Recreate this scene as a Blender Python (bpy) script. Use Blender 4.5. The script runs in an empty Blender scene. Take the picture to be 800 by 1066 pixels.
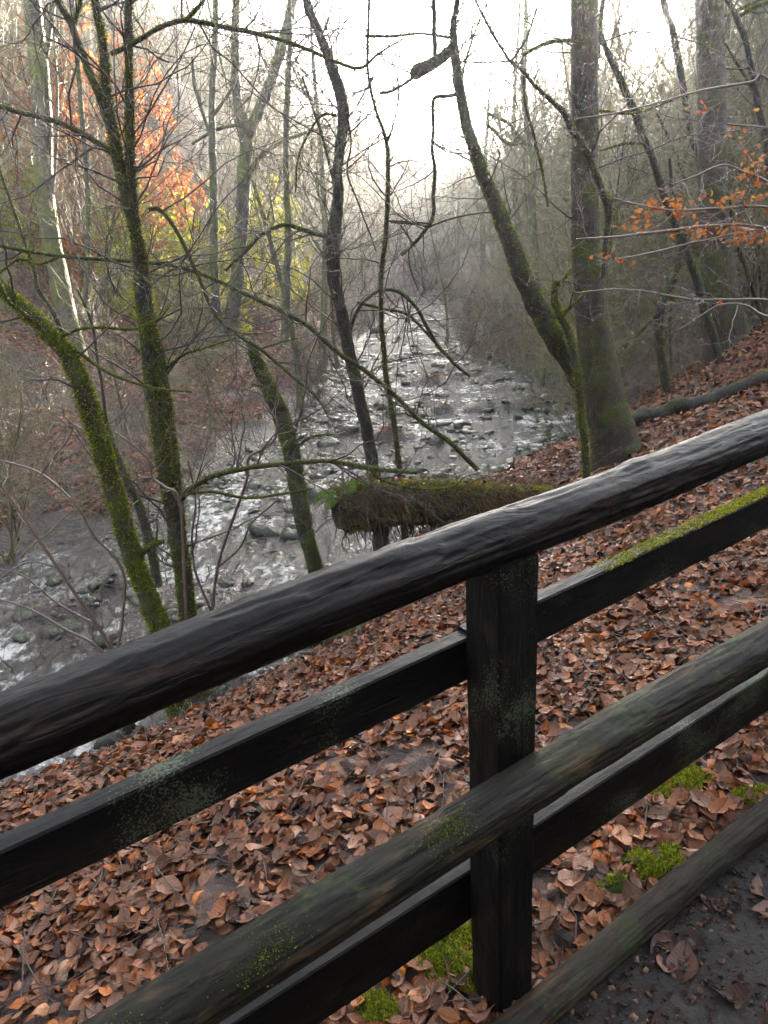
import bpy, math, random
import numpy as np
from mathutils import Matrix, Vector
rng = np.random.default_rng(7); random.seed(7)
S = bpy.context.scene; COL = S.collection
# ------------------------------------------------------------------ camera frame
F = 792.; PIT = math.radians(18.4); ROL = math.radians(3.)
r0 = np.array([1, 0, 0.]); u0 = np.array([0, math.sin(PIT), math.cos(PIT)]); fw = np.array([0, math.cos(PIT), -math.sin(PIT)])
rt = math.cos(ROL)*r0-math.sin(ROL)*u0; up = math.cos(ROL)*u0+math.sin(ROL)*r0
CAM = np.array([0, 0, 1.75])
def ray(px, py): return (px-400)/F*rt+(533-py)/F*up+fw
def PY(px, py, Y):                       # point seen at a pixel, at forward distance Y (metres on the ground)
    q = ray(px, py); return CAM+q*(Y/q[1])
def on_level(px, py, z):
    q = ray(px, py); return CAM+q*((z-CAM[2])/q[2])
def depth(p): return (np.asarray(p)-CAM) @ fw
def in_view(p, mx=220, my=220):
    v = p-CAM; z = v @ fw; zz = np.maximum(z, .05)
    x = 400+F*(v @ rt)/zz; y = 533-F*(v @ up)/zz
    return (z > .3) & (x > -mx) & (x < 800+mx) & (y > -my) & (y < 1066+my)
def scr(P):
    v = P-CAM; z = v @ fw; return 400+F*(v @ rt)/z, 533-F*(v @ up)/z
# ------------------------------------------------------------------ object helpers
def link(o, parent=None):
    COL.objects.link(o)
    if parent is not None: o.parent = parent
    return o
def tag(o, label=None, cat=None, group=None, kind=None):
    if label: o['label'] = label
    if cat: o['category'] = cat
    if group: o['group'] = group
    if kind: o['kind'] = kind
    return o
def empty(name, loc, label, cat, group=None, rotz=0):
    o = bpy.data.objects.new(name, None); o.empty_display_size = .1
    o.location = loc; o.rotation_euler = (0, 0, rotz); link(o)
    return tag(o, label, cat, group)
def mesh(name, V, Fq, mat, parent=None, smooth=True, origin=None, attr=None, mat2=None, n2=0):
    V = np.asarray(V, np.float32)
    if origin is None and parent is not None: origin = np.array(parent.location)
    if origin is not None: V = V-np.asarray(origin, np.float32)
    me = bpy.data.meshes.new(name); Fq = np.asarray(Fq, np.int32); k = Fq.shape[1]
    me.vertices.add(len(V)); me.vertices.foreach_set('co', V.ravel())
    me.loops.add(Fq.size); me.loops.foreach_set('vertex_index', Fq.ravel())
    me.polygons.add(len(Fq)); me.polygons.foreach_set('loop_start', np.arange(0, Fq.size, k, dtype=np.int32))
    me.polygons.foreach_set('use_smooth', np.full(len(Fq), smooth))
    if attr is not None:
        for nm, a in attr.items():
            at = me.attributes.new(nm, 'FLOAT', 'POINT'); at.data.foreach_set('value', np.asarray(a, np.float32))
    me.update(calc_edges=True); me.materials.append(mat)
    if mat2 is not None:
        me.materials.append(mat2); me.polygons.foreach_set('material_index', np.r_[np.zeros(len(Fq)-n2, np.int32), np.ones(n2, np.int32)])
    o = bpy.data.objects.new(name, me); link(o, parent)
    if parent is None and origin is not None: o.location = origin
    return o
def copy_tree(o, parent=None):
    c = o.copy(); COL.objects.link(c); c.parent = parent
    for ch in list(o.children): copy_tree(ch, c)
    return c
def nrm(v): return v/np.maximum(np.linalg.norm(v, axis=-1, keepdims=True), 1e-9)
# smooth 3d pseudo noise
_W = [(nrm(rng.normal(size=3))*1., rng.uniform(0, 6.28)) for _ in range(24)]
def noise(p, sc=1., oct=3):
    p = np.asarray(p)*sc; out = 0; a = 1
    for o in range(oct):
        s = 0
        for k in range(6):
            w, ph = _W[(o*6+k) % 24]; s = s+np.sin(p @ w*(1+.37*k)*2+ph+1.7*np.sin(p @ _W[(o*6+k+5) % 24][0]*1.3+k))
        out = out+a*s/3.; a *= .5; p = p*2.03
    return out*.5
# ------------------------------------------------------------------ tubes and growth
def tubes(P, R, sides=3, cap=False):
    P = np.asarray(P, float); R = np.asarray(R, float); N, K, _ = P.shape
    T = nrm(np.gradient(P, axis=1)); mt = nrm(T.mean(1)); ref = np.where(np.abs(mt[:, 2:3]) > .8, np.array([[1., 0.17, 0]]), np.array([[0.1, 0, 1.]]))
    ref = nrm(ref-(ref*mt).sum(-1, keepdims=True)*mt)[:, None, :]
    n = nrm(ref-(ref*T).sum(-1, keepdims=True)*T); b = np.cross(T, n)
    a = np.arange(sides)*2*math.pi/sides
    V = P[:, :, None]+R[:, :, None, None]*(np.cos(a)[None, None, :, None]*n[:, :, None]+np.sin(a)[None, None, :, None]*b[:, :, None])
    i = np.arange(N)[:, None, None]*K*sides+np.arange(K-1)[None, :, None]*sides; s = np.arange(sides)[None, None, :]; s2 = (s+1) % sides
    Q = np.stack([i+s, i+s2, i+sides+s2, i+sides+s], -1).reshape(-1, 4)
    return V.reshape(-1, 3), Q
def merge(lst):
    V = []; Q = []; n = 0
    for v, q in lst: V.append(v); Q.append(q+n); n += len(v)
    return np.concatenate(V), np.concatenate(Q)
def grow(P, R, m, t=(.2, 1), ang=(30, 70), ln=(1, 2), K=6, wob=.25, bias=(0, 0, .15), rr=.5, rmin=.003, r_end=.25, rel=False):
    N, Kp, _ = P.shape; idx = np.repeat(np.arange(N), m); M = len(idx)
    tt = rng.uniform(t[0], t[1], M)*(Kp-1); i0 = np.minimum(tt.astype(int), Kp-2); f = (tt-i0)[:, None]
    p0 = P[idx, i0]*(1-f)+P[idx, i0+1]*f; T = nrm(P[idx, i0+1]-P[idx, i0]); r = (R[idx, i0]*(1-f[:, 0])+R[idx, i0+1]*f[:, 0])
    q = nrm(np.cross(T, rng.normal(size=(M, 3)))); a = np.radians(rng.uniform(ang[0], ang[1], M))[:, None]
    d = nrm(T*np.cos(a)+q*np.sin(a)); L = rng.uniform(ln[0], ln[1], M)
    if rel: L = L*np.linalg.norm(P[idx, -1]-P[idx, 0], axis=1)
    out = np.zeros((M, K, 3)); out[:, 0] = p0; st = (L/(K-1))[:, None]
    for k in range(1, K):
        out[:, k] = out[:, k-1]+d*st; d = nrm(d+rng.normal(size=(M, 3))*wob+np.array(bias))
    rb = np.maximum(r*rr, rmin); rad = rb[:, None]*np.linspace(1, r_end, K)[None]
    return out, np.maximum(rad, rmin*.6)
def spline(pts, n):
    pts = np.asarray(pts, float); m = len(pts)
    if m == 2: return pts[0]+(pts[1]-pts[0])*np.linspace(0, 1, n)[:, None]
    e = np.vstack([2*pts[0]-pts[1], pts, 2*pts[-1]-pts[-2]]); u = np.linspace(0, m-1-1e-6, n); i = u.astype(int); t = (u-i)[:, None]
    a, b, c, d = e[i], e[i+1], e[i+2], e[i+3]
    return .5*(2*b+(c-a)*t+(2*a-5*b+4*c-d)*t*t+(3*b-a-3*c+d)*t**3)
def limb(pts, Y=None, n=None, sides=8, rough=.08, jit=0):
    """pts: (px, py, width_px[, Y]); gives path, radii, vertices, faces"""
    Yl = [p[3] if len(p) > 3 else Y for p in pts]
    W = [PY(p[0], p[1], y) for p, y in zip(pts, Yl)]; R = [max(.0025, p[2]*.5*depth(w)/F) for p, w in zip(pts, W)]
    n = n or max(8, 5*len(pts)); X = spline(np.column_stack([W, R]), n); P = X[:, :3]; R = np.maximum(X[:, 3], .0022)
    if jit: P = P+np.stack([noise(P, 3, 2), noise(P+9, 3, 2), noise(P+21, 3, 2)], 1)*R[:, None]*jit
    V, Q = tubes(P[None], R[None], sides)
    if rough:
        c = np.repeat(P, sides, 0); rv = V-c; rl = np.linalg.norm(rv, axis=1, keepdims=True)
        V = c+rv*(1+rough*(noise(V/np.maximum(R.mean(), .01), .9, 3))[:, None])
    return P, R, V, Q
def fuzz(P, R, n, ln=(.008, .022), upness=.4, side=None, w=.0042):
    """short moss blades standing off a limb"""
    K = len(P); seg = np.linalg.norm(np.diff(P, axis=0), axis=1)*(R[:-1]+R[1:]); i = rng.choice(K-1, n, p=seg/seg.sum()); f = rng.random(n)[:, None]
    c = P[i]*(1-f)+P[i+1]*f; r = (R[i]*(1-f[:, 0])+R[i+1]*f[:, 0])[:, None]; T = nrm(P[i+1]-P[i])
    q = nrm(np.cross(T, rng.normal(size=(n, 3)))); keep = noise(c+q*r*2, 4, 2)+upness*q[:, 2]+.4 > rng.uniform(-.3, .5, n)
    c, q, r, T = c[keep], q[keep], r[keep], T[keep]; m = len(c)
    b = c+q*r*.98; d = nrm(q+rng.normal(size=(m, 3))*.5); L = rng.uniform(ln[0], ln[1], m)[:, None]; s = nrm(np.cross(d, rng.normal(size=(m, 3))))*w
    V = np.stack([b-s, b+s, b+d*L], 1).reshape(-1, 3); return V, np.arange(3*m).reshape(-1, 3)
# ------------------------------------------------------------------ materials
def newmat(name):
    m = bpy.data.materials.new(name); m.use_nodes = True; nt = m.node_tree; b = nt.nodes['Principled BSDF']; return m, nt, b
def N(nt, t, **k):
    n = nt.nodes.new(t)
    for a, v in k.items():
        if a.startswith('i_'): n.inputs[a[2:].replace('_', ' ')].default_value = v
        else: setattr(n, a, v)
    return n
def L(nt, a, b): nt.links.new(a, b)
def coords(nt, scale=(1, 1, 1), obj=True):
    tc = N(nt, 'ShaderNodeTexCoord'); mp = N(nt, 'ShaderNodeMapping'); mp.inputs['Scale'].default_value = scale
    L(nt, tc.outputs['Object' if obj else 'Generated'], mp.inputs['Vector']); return mp.outputs[0]
def noi(nt, vec, scale, detail=4, rough=.6, dist=0):
    n = N(nt, 'ShaderNodeTexNoise'); n.inputs['Scale'].default_value = scale; n.inputs['Detail'].default_value = detail
    n.inputs['Roughness'].default_value = rough; n.inputs['Distortion'].default_value = dist
    if vec is not None: L(nt, vec, n.inputs['Vector'])
    return n.outputs['Fac']
def ramp(nt, fac, stops, interp='LINEAR'):
    r = N(nt, 'ShaderNodeValToRGB'); r.color_ramp.interpolation = interp; e = r.color_ramp.elements
    while len(e) < len(stops): e.new(.5)
    for el, (p, c) in zip(e, stops): el.position = p; el.color = (c, c, c, 1) if isinstance(c, (int, float)) else (*c, 1)
    L(nt, fac, r.inputs[0]); return r.outputs[0]
def mixc(nt, fac, a, b, mode='MIX'):
    m = N(nt, 'ShaderNodeMix', data_type='RGBA', blend_type=mode)
    if isinstance(fac, float): m.inputs[0].default_value = fac
    else: L(nt, fac, m.inputs[0])
    for s, v in ((6, a), (7, b)):
        if isinstance(v, tuple): m.inputs[s].default_value = (*v, 1)
        else: L(nt, v, m.inputs[s])
    return m.outputs[2]
def math_(nt, op, a, b=None):
    m = N(nt, 'ShaderNodeMath', operation=op)
    for i, v in enumerate((a, b)):
        if v is None: continue
        if isinstance(v, (int, float)): m.inputs[i].default_value = v
        else: L(nt, v, m.inputs[i])
    return m.outputs[0]
def bump(nt, h, bsdf, strength=.5, dist=.01):
    b = N(nt, 'ShaderNodeBump'); b.inputs['Strength'].default_value = strength; b.inputs['Distance'].default_value = dist
    L(nt, h, b.inputs['Height']); L(nt, b.outputs[0], bsdf.inputs['Normal'])
def mat_bark(name, c1, c2, moss=(.06, .10, .012), amount=.5, scale=8, upw=.35):
    m, nt, b = newmat(name); v = coords(nt); vz = coords(nt, (1, 1, .3))
    n1 = noi(nt, vz, scale*3, 6, .7); base = ramp(nt, n1, [(.3, c1), (.7, c2)])
    n2 = noi(nt, v, scale*.35, 4, .65); g = N(nt, 'ShaderNodeNewGeometry'); sx = N(nt, 'ShaderNodeSeparateXYZ'); L(nt, g.outputs['Normal'], sx.inputs[0])
    f = math_(nt, 'ADD', n2, math_(nt, 'MULTIPLY', sx.outputs[2], upw)); mk = ramp(nt, f, [(1-amount-.08, 0.), (1-amount+.12, 1.)])
    mc = mixc(nt, noi(nt, v, scale*6, 3), tuple(x*.45 for x in moss), tuple(min(1, x*1.5) for x in moss))
    lich = ramp(nt, noi(nt, v, scale*1.3, 5, .7), [(.60, 0.), (.66, .6)]); base = mixc(nt, lich, base, tuple(min(.3, x*1.6) for x in c2)); drk = ramp(nt, noi(nt, coords(nt, (1, 1, .18)), scale*1.1, 4, .7), [(.36, .85), (.5, 0.)]); base = mixc(nt, drk, base, tuple(x*.4 for x in c1))
    L(nt, mixc(nt, mk, base, mc), b.inputs['Base Color'])
    L(nt, ramp(nt, mk, [(0, .55), (1, .95)]), b.inputs['Roughness']); bump(nt, math_(nt, 'ADD', math_(nt, 'ADD', n1, math_(nt, 'MULTIPLY', mk, .8)), math_(nt, 'MULTIPLY', noi(nt, v, scale*12, 3), .6)), b, .9, .035)
    return m
def mat_twig(name, col, rough=.6):
    m, nt, b = newmat(name); v = coords(nt); n = noi(nt, v, 3, 3)
    L(nt, mixc(nt, n, tuple(x*.6 for x in col), tuple(x*1.5 for x in col)), b.inputs['Base Color']); b.inputs['Roughness'].default_value = rough; return m
def mat_leaf(name, stops, rough=.4, trans=.3, veins=False, two=None):
    m, nt, b = newmat(name); g = N(nt, 'ShaderNodeNewGeometry'); c = ramp(nt, g.outputs['Random Per Island'], stops, 'LINEAR')
    n = noi(nt, coords(nt), 45, 4, .7); c = mixc(nt, ramp(nt, n, [(.4, 0.), (.7, .5)]), c, (.03, .016, .01)); n4 = noi(nt, coords(nt), 9, 3, .6); c = mixc(nt, ramp(nt, n4, [(.55, 0.), (.68, .6)]), c, (.012, .008, .007)) if veins else c
    if two: c = mixc(nt, math_(nt, 'MULTIPLY', g.outputs['Backfacing'], .35), c, two)
    L(nt, c, b.inputs['Base Color']); L(nt, ramp(nt, n, [(.3, rough-.12), (.7, rough+.2)]), b.inputs['Roughness']); b.inputs['Specular IOR Level'].default_value = .16
    h = noi(nt, coords(nt), 160, 3, .6)
    if veins:
        au = N(nt, 'ShaderNodeAttribute', attribute_name='lu').outputs['Fac']; av = math_(nt, 'ABSOLUTE', N(nt, 'ShaderNodeAttribute', attribute_name='lv').outputs['Fac'])
        wv = math_(nt, 'SINE', math_(nt, 'MULTIPLY', math_(nt, 'SUBTRACT', au, math_(nt, 'MULTIPLY', av, .22)), 62.)); mid = ramp(nt, av, [(.0, 1.), (.07, 0.)])
        h = math_(nt, 'ADD', math_(nt, 'MULTIPLY', h, .4), math_(nt, 'ADD', math_(nt, 'MULTIPLY', wv, .13), math_(nt, 'MULTIPLY', mid, .7))); vm = math_(nt, 'MAXIMUM', ramp(nt, wv, [(.72, 0.), (.95, .22)]), math_(nt, 'MULTIPLY', mid, .5))
        c = mixc(nt, vm, c, (.04, .02, .012)); L(nt, c, b.inputs['Base Color'])
    bump(nt, h, b, .6 if veins else .35, .003)
    if trans:
        t = N(nt, 'ShaderNodeBsdfTranslucent'); L(nt, mixc(nt, .5, c, (.8, .35, .1) if stops[0][1][0] > stops[0][1][1] else (.5, .6, .05), 'MULTIPLY') if False else c, t.inputs[0])
        mx = N(nt, 'ShaderNodeMixShader'); mx.inputs[0].default_value = trans; L(nt, b.outputs[0], mx.inputs[1]); L(nt, t.outputs[0], mx.inputs[2])
        L(nt, mx.outputs[0], nt.nodes['Material Output'].inputs[0])
    return m
M = {}
M['bark_moss'] = mat_bark('mossy_bark', (.010, .008, .006), (.045, .037, .028), (.06, .080, .008), .50, 9)
M['bark_dark'] = mat_bark('dark_bark', (.010, .008, .007), (.042, .034, .029), (.045, .07, .008), .40, 9)
M['bark_beech'] = mat_bark('beech_bark', (.010, .007, .005), (.085, .052, .038), (.055, .075, .010), .44, 7)
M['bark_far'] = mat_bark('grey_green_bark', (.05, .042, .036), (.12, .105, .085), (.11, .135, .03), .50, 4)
M['twig_dark'] = mat_twig('dark_twig', (.045, .034, .028), .5)
M['twig_pale'] = mat_twig('pale_twig', (.12, .09, .075), .4)
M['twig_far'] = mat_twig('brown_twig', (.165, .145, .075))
M['moss_blade'] = mat_leaf('moss_blades', [(0, (.06, .09, .007)), (.5, (.20, .25, .014)), (1, (.46, .48, .04))], .8, .5)
M['litter'] = mat_leaf('fallen_leaf', [(0, (.010, .007, .006)), (.18, (.03, .012, .008)), (.32, (.12, .042, .018)), (.46, (.20, .08, .038)), (.56, (.34, .17, .11)), (.64, (.13, .028, .008)), (.76, (.22, .07, .022)), (.86, (.40, .10, .010)), (.94, (.42, .24, .15)), (1, (.65, .18, .012))], .25, .15, True, two=(.27, .15, .10))
M['path_leaf'] = mat_leaf('trodden_leaf', [(0, (.02, .012, .010)), (.5, (.06, .03, .022)), (.85, (.14, .075, .055)), (1, (.22, .12, .09))], .35, 0, True)
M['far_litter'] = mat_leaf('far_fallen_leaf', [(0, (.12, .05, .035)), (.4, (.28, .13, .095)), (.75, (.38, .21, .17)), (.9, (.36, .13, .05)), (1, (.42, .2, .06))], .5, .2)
M['orange_leaf'] = mat_leaf('orange_beech_leaf', [(0, (.42, .10, .02)), (.6, (.62, .20, .04)), (1, (.6, .32, .10))], .5, .5)
M['yellow_leaf'] = mat_leaf('yellow_green_leaf', [(0, (.34, .40, .02)), (.6, (.62, .62, .03)), (1, (.75, .68, .06))], .5, .6)
M['fern'] = mat_leaf('fern_green', [(0, (.08, .17, .015)), (1, (.20, .32, .03))], .5, .45)
M['straw'] = mat_leaf('dry_grass', [(0, (.05, .03, .015)), (.5, (.14, .09, .045)), (.85, (.32, .23, .12)), (1, (.20, .22, .04))], .6, .3)
# ground
def mat_ground():
    m, nt, b = newmat('woodland_ground'); v = coords(nt)
    vo = N(nt, 'ShaderNodeTexVoronoi'); vo.inputs['Scale'].default_value = 14; L(nt, v, vo.inputs['Vector'])
    sc = N(nt, 'ShaderNodeSeparateColor'); L(nt, vo.outputs['Color'], sc.inputs[0])
    lf = ramp(nt, sc.outputs[0], [(0, (.03, .018, .013)), (.4, (.08, .042, .03)), (.75, (.15, .085, .065)), (.92, (.2, .085, .035)), (1, (.26, .13, .06))])
    soil = ramp(nt, noi(nt, v, 6, 6, .7), [(.3, (.014, .010, .008)), (.7, (.05, .035, .026))])
    c = mixc(nt, ramp(nt, noi(nt, v, .7, 4), [(.42, .25), (.58, .9)]), soil, lf)
    g = ramp(nt, noi(nt, v, .45, 5, .7), [(.56, 0.), (.66, .75)]); c = mixc(nt, g, c, (.045, .065, .018))
    at = N(nt, 'ShaderNodeAttribute', attribute_name='wet'); wet = at.outputs['Fac']
    mud = ramp(nt, noi(nt, v, 3, 6, .75), [(.3, (.012, .010, .008)), (.7, (.055, .04, .028))]); c = mixc(nt, wet, c, mud)
    L(nt, c, b.inputs['Base Color']); L(nt, ramp(nt, wet, [(0, .8), (1, .35)]), b.inputs['Roughness'])
    bump(nt, math_(nt, 'ADD', vo.outputs['Distance'], noi(nt, v, 20, 6, .7)), b, .8, .05); return m
M['ground'] = mat_ground()
def mat_path():
    m, nt, b = newmat('dark_path_soil'); v = coords(nt); n = noi(nt, v, 26, 8, .75)
    L(nt, ramp(nt, n, [(.3, (.005, .0035, .003)), (.55, (.016, .0105, .008)), (.72, (.04, .027, .02))]), b.inputs['Base Color']); b.inputs['Roughness'].default_value = .75
    bump(nt, n, b, 1., .03); return m
M['path'] = mat_path()
def mat_water():
    m, nt, b = newmat('stream_water'); v = coords(nt, (1, .55, 1))
    n1 = noi(nt, v, 1.6, 3, .55, .6); n2 = noi(nt, v, 9, 4, .6, .4); n3 = noi(nt, coords(nt), 32, 3, .6)
    h = math_(nt, 'ADD', math_(nt, 'ADD', math_(nt, 'MULTIPLY', n1, 1.), math_(nt, 'MULTIPLY', n2, .45)), math_(nt, 'MULTIPLY', n3, .12))
    b.inputs['Base Color'].default_value = (.035, .028, .02, 1); b.inputs['Roughness'].default_value = .12; b.inputs['IOR'].default_value = 1.42
    b.inputs['Specular IOR Level'].default_value = 1.
    foam_sheen = ramp(nt, math_(nt, 'ADD', math_(nt, 'MULTIPLY', n2, n1), math_(nt, 'MULTIPLY', n3, .12)), [(.30, 0.), (.42, .85)]); foam_sheen = math_(nt, 'MULTIPLY', foam_sheen, ramp(nt, noi(nt, coords(nt), .55, 2, .5), [(.42, .12), (.56, 1.)])); L(nt, mixc(nt, foam_sheen, (.035, .028, .02), (.55, .54, .52)), b.inputs['Base Color'])  # riffle foam, with white also painted in for silvery sky reflection
    L(nt, ramp(nt, foam_sheen, [(0, .12), (1, .5)]), b.inputs['Roughness'])
    bump(nt, h, b, 1., .3); return m
M['water'] = mat_water()
def mat_wood(name, c1, c2, rough=.42, green=.0, specks=False, ax=0):
    S3 = (lambda a, b: (a, b, b)) if ax == 0 else (lambda a, b: (b, b, a))
    m, nt, b = newmat(name); v = coords(nt, S3(3.2, 22)); vo = coords(nt)
    n1 = noi(nt, v, 2.2, 7, .75, .5); n2 = noi(nt, coords(nt, S3(.5, 5)), 2.5, 4, .6, 1.2); n3 = noi(nt, vo, 55, 4, .7)
    c = ramp(nt, n1, [(.3, c1), (.72, c2)]); c = mixc(nt, ramp(nt, n2, [(.5, 0.), (.75, .7)]), c, tuple(x*2.1 for x in c2))
    w = ramp(nt, noi(nt, coords(nt, S3(2.5, 8)), 2.3, 4, .65, .6), [(.55, 0.), (.70, .8)]); c = mixc(nt, w, c, (c2[0]*3.2, c2[1]*2.3, c2[2]*1.7))
    if green:
        gm = ramp(nt, math_(nt, 'MULTIPLY', noi(nt, vo, 4.5, 3, .6), math_(nt, 'ADD', n3, .5)), [(.60, 0.), (.74, .9)]); c = mixc(nt, gm, c, (.035, .045, .017))
    if specks:
        s = ramp(nt, math_(nt, 'MULTIPLY', math_(nt, 'ADD', noi(nt, vo, 210, 2, .6), .42), noi(nt, vo, 4.2, 2, .5)), [(.575, 0.), (.60, .8)]); c = mixc(nt, s, c, (.07, .085, .05))
    L(nt, c, b.inputs['Base Color']); L(nt, ramp(nt, n1, [(.3, rough+.15), (.7, rough-.1)]), b.inputs['Roughness'])
    crack = ramp(nt, noi(nt, coords(nt, S3(1.1, 24)), 1.7, 3, .6, 1.6), [(.31, 0.), (.37, 1.)]); gouge = ramp(nt, noi(nt, coords(nt, S3(3., 9)), 1.9, 3, .6, 1.5), [(.45, 0.), (.55, 1.)])
    b.inputs['Specular IOR Level'].default_value = .16
    bump(nt, math_(nt, 'ADD', math_(nt, 'ADD', math_(nt, 'MULTIPLY', n1, .55), math_(nt, 'ADD', crack, math_(nt, 'MULTIPLY', gouge, .35))), math_(nt, 'MULTIPLY', n3, .12)), b, .55, .004); return m
M['rail'] = mat_wood('wet_black_rail_wood', (.003, .0028, .0028), (.0115, .0095, .0085), .45)
M['rail_low'] = mat_wood('weathered_rail_wood', (.006, .006, .0045), (.024, .022, .016), .56, .1)
M['plank'] = mat_wood('black_plank_wood', (.002, .002, .002), (.006, .0055, .005), .5, 0, True)
M['post'] = mat_wood('black_post_wood', (.002, .002, .002), (.007, .0065, .006), .5, 0, True, 2)
M['kerb'] = mat_wood('kerb_log_wood', (.008, .007, .006), (.030, .024, .019), .72, .12)
def mat_stone():
    m, nt, b = newmat('wet_stream_stone'); v = coords(nt); n = noi(nt, v, 5, 6, .7)
    c = ramp(nt, n, [(.3, (.005, .0045, .004)), (.7, (.026, .021, .016))]); g = N(nt, 'ShaderNodeNewGeometry'); sx = N(nt, 'ShaderNodeSeparateXYZ'); L(nt, g.outputs['Normal'], sx.inputs[0])
    f = ramp(nt, math_(nt, 'ADD', noi(nt, v, 3, 4), math_(nt, 'MULTIPLY', sx.outputs[2], .3)), [(.7, 0.), (.85, .9)])
    L(nt, mixc(nt, f, c, (.05, .07, .018)), b.inputs['Base Color']); b.inputs['Roughness'].default_value = .4; bump(nt, n, b, .6, .03); return m
M['stone'] = mat_stone()
def mat_rock():
    m, nt, b = newmat('pale_cliff_rock'); v = coords(nt, (1, 1, .6)); n = noi(nt, v, 1.2, 8, .75, .5)
    L(nt, ramp(nt, n, [(.3, (.08, .07, .055)), (.5, (.26, .23, .18)), (.7, (.45, .42, .34))]), b.inputs['Base Color']); b.inputs['Roughness'].default_value = .9; bump(nt, n, b, 1., .3); return m
M['cliff'] = mat_rock()
# ------------------------------------------------------------------ terrain
eh = np.array([.83604, .54867, 0.]); nv = np.array([-.54867, .83604, 0.]); SL = .0459; POST = np.array([.231, 1.422, 0.])
def fpt(s, n): return POST[:2]+eh[:2]*s+nv[:2]*n
WL = -2.25
right_bank = [on_level(a, b, WL)[:2] for a, b in [(0, 850), (150, 770), (300, 700), (345, 640), (400, 560), (560, 500), (600, 430), (590, 390), (480, 372), (456, 312)]]
left_bank = [on_level(a, b, WL)[:2] for a, b in [(0, 590), (130, 560), (200, 530), (330, 430), (370, 360), (436, 308)]]
poly = np.array([(-30, -6), (-12, -1), (-6, 2.6)]+[tuple(p) for p in right_bank]+[(9, 110), (7, 112)]+[tuple(p) for p in left_bank[::-1]]+[(-10, 9.2), (-16, 6.5), (-34, 0)])
def river_dist(x, y):
    p = np.stack([x, y], -1); A = poly; B = np.roll(poly, -1, 0); d = np.full(p.shape[:-1], 1e9); ins = np.zeros(p.shape[:-1], bool)
    for a, b in zip(A, B):
        ab = b-a; t = np.clip(((p-a) @ ab)/(ab @ ab), 0, 1); q = a+t[..., None]*ab; d = np.minimum(d, np.linalg.norm(p-q, axis=-1))
        c = ((a[1] > y) != (b[1] > y)) & (x < (b[0]-a[0])*(y-a[1])/((b[1]-a[1]) if b[1] != a[1] else 1e-9)+a[0]); ins ^= c
    return np.where(ins, -d, d)
ctl = []
for s in (-4, -2, 0, 2, 4):
    for n_, z in ((-2.6, .05), (-1., 0), (0, 0), (.6, -.03), (1.4, -.2), (2.4, -.55)): ctl.append((*fpt(s, n_), z+SL*s))
for s in (-4, -2, 0): ctl.append((*fpt(s, 3.6), -1.25)); ctl.append((*fpt(s, 4.6), -1.9))
ctl += [(*PY(640, 472, 8.4)[:2], PY(640, 472, 8.4)[2]), tuple(PY(757, 365, 11.6)), tuple(PY(790, 370, 10.5)), tuple(PY(600, 500, 8.2)), tuple(PY(650, 450, 9.3)), tuple(PY(700, 420, 10)),
        (1.5, 10.5, -1.2), (4.2, 12.8, -1.1), (7., 18, -.9), (8.5, 25, -.6), (12, 20, 1.4), (10, 32, 1.6), (14, 35, 3.), (10, 12, 2.3), (10, 6, 1.4), (16, 10, 5.5), (20, 20, 6.5), (30, 35, 9.5), (12, 50, 1.8), (22, 55, 5.), (34, 85, 8),
        (-6, 13, -1.85), (-8, 11, -1.9), (-5, 20, -1.7), (-10, 18, -1.), (-8, 26, -.6), (-14, 22, .9), (-12, 12, -1.2), (-20, 12, 1.3), (-20, 30, 6.5), (-12, 33, 2.5), (-30, 40, 15), (-7, 45, 1.2), (-16, 50, 9), (-3, 62, 0), (-6, 80, 4), (-25, 80, 18), (-40, 10, 13),
        (0, 120, 9), (8, 104, 1.5), (-30, 130, 22), (40, 130, 11), (14, 80, 3), (5, -5, 2.6), (0, -10, 8), (0, -6, 3.5), (8, -12, 13), (0, -22, 20), (-12, -20, 16), (-7, 0, -1.1), (15, -5, 7), (-12, -8, 5.), (60, 40, 20), (-70, 60, 30), (60, -30, 22), (-60, -30, 15), (-40, -10, 2)]  # hill behind the camera is steepened to block sky light
ctl = np.array(ctl, float)
def _tps_k(r): return np.where(r > 0, r*r*np.log(np.maximum(r, 1e-9)), 0)
_sc = 20.; _c = ctl[:, :2]/_sc; _n = len(_c); _K = _tps_k(np.linalg.norm(_c[:, None]-_c[None], axis=-1))+np.eye(_n)*1e-4; _Pm = np.column_stack([np.ones(_n), _c])
_A = np.block([[_K, _Pm], [_Pm.T, np.zeros((3, 3))]]); _w = np.linalg.solve(_A, np.concatenate([ctl[:, 2], np.zeros(3)]))
def sstep(a, b, x): t = np.clip((x-a)/(b-a), 0, 1); return t*t*(3-2*t)
bars = [(on_level(470, 398, WL), 3.2, .7), (on_level(405, 455, WL), 1.1, .7), (on_level(455, 428, WL), 1.6, .55), (on_level(540, 425, WL), 1.3, .5), (on_level(60, 640, WL), .8, .25), (on_level(130, 610, WL), .6, .25), (on_level(250, 600, WL), .9, .35), (on_level(470, 340, WL), 3., 1.4)]
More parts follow.
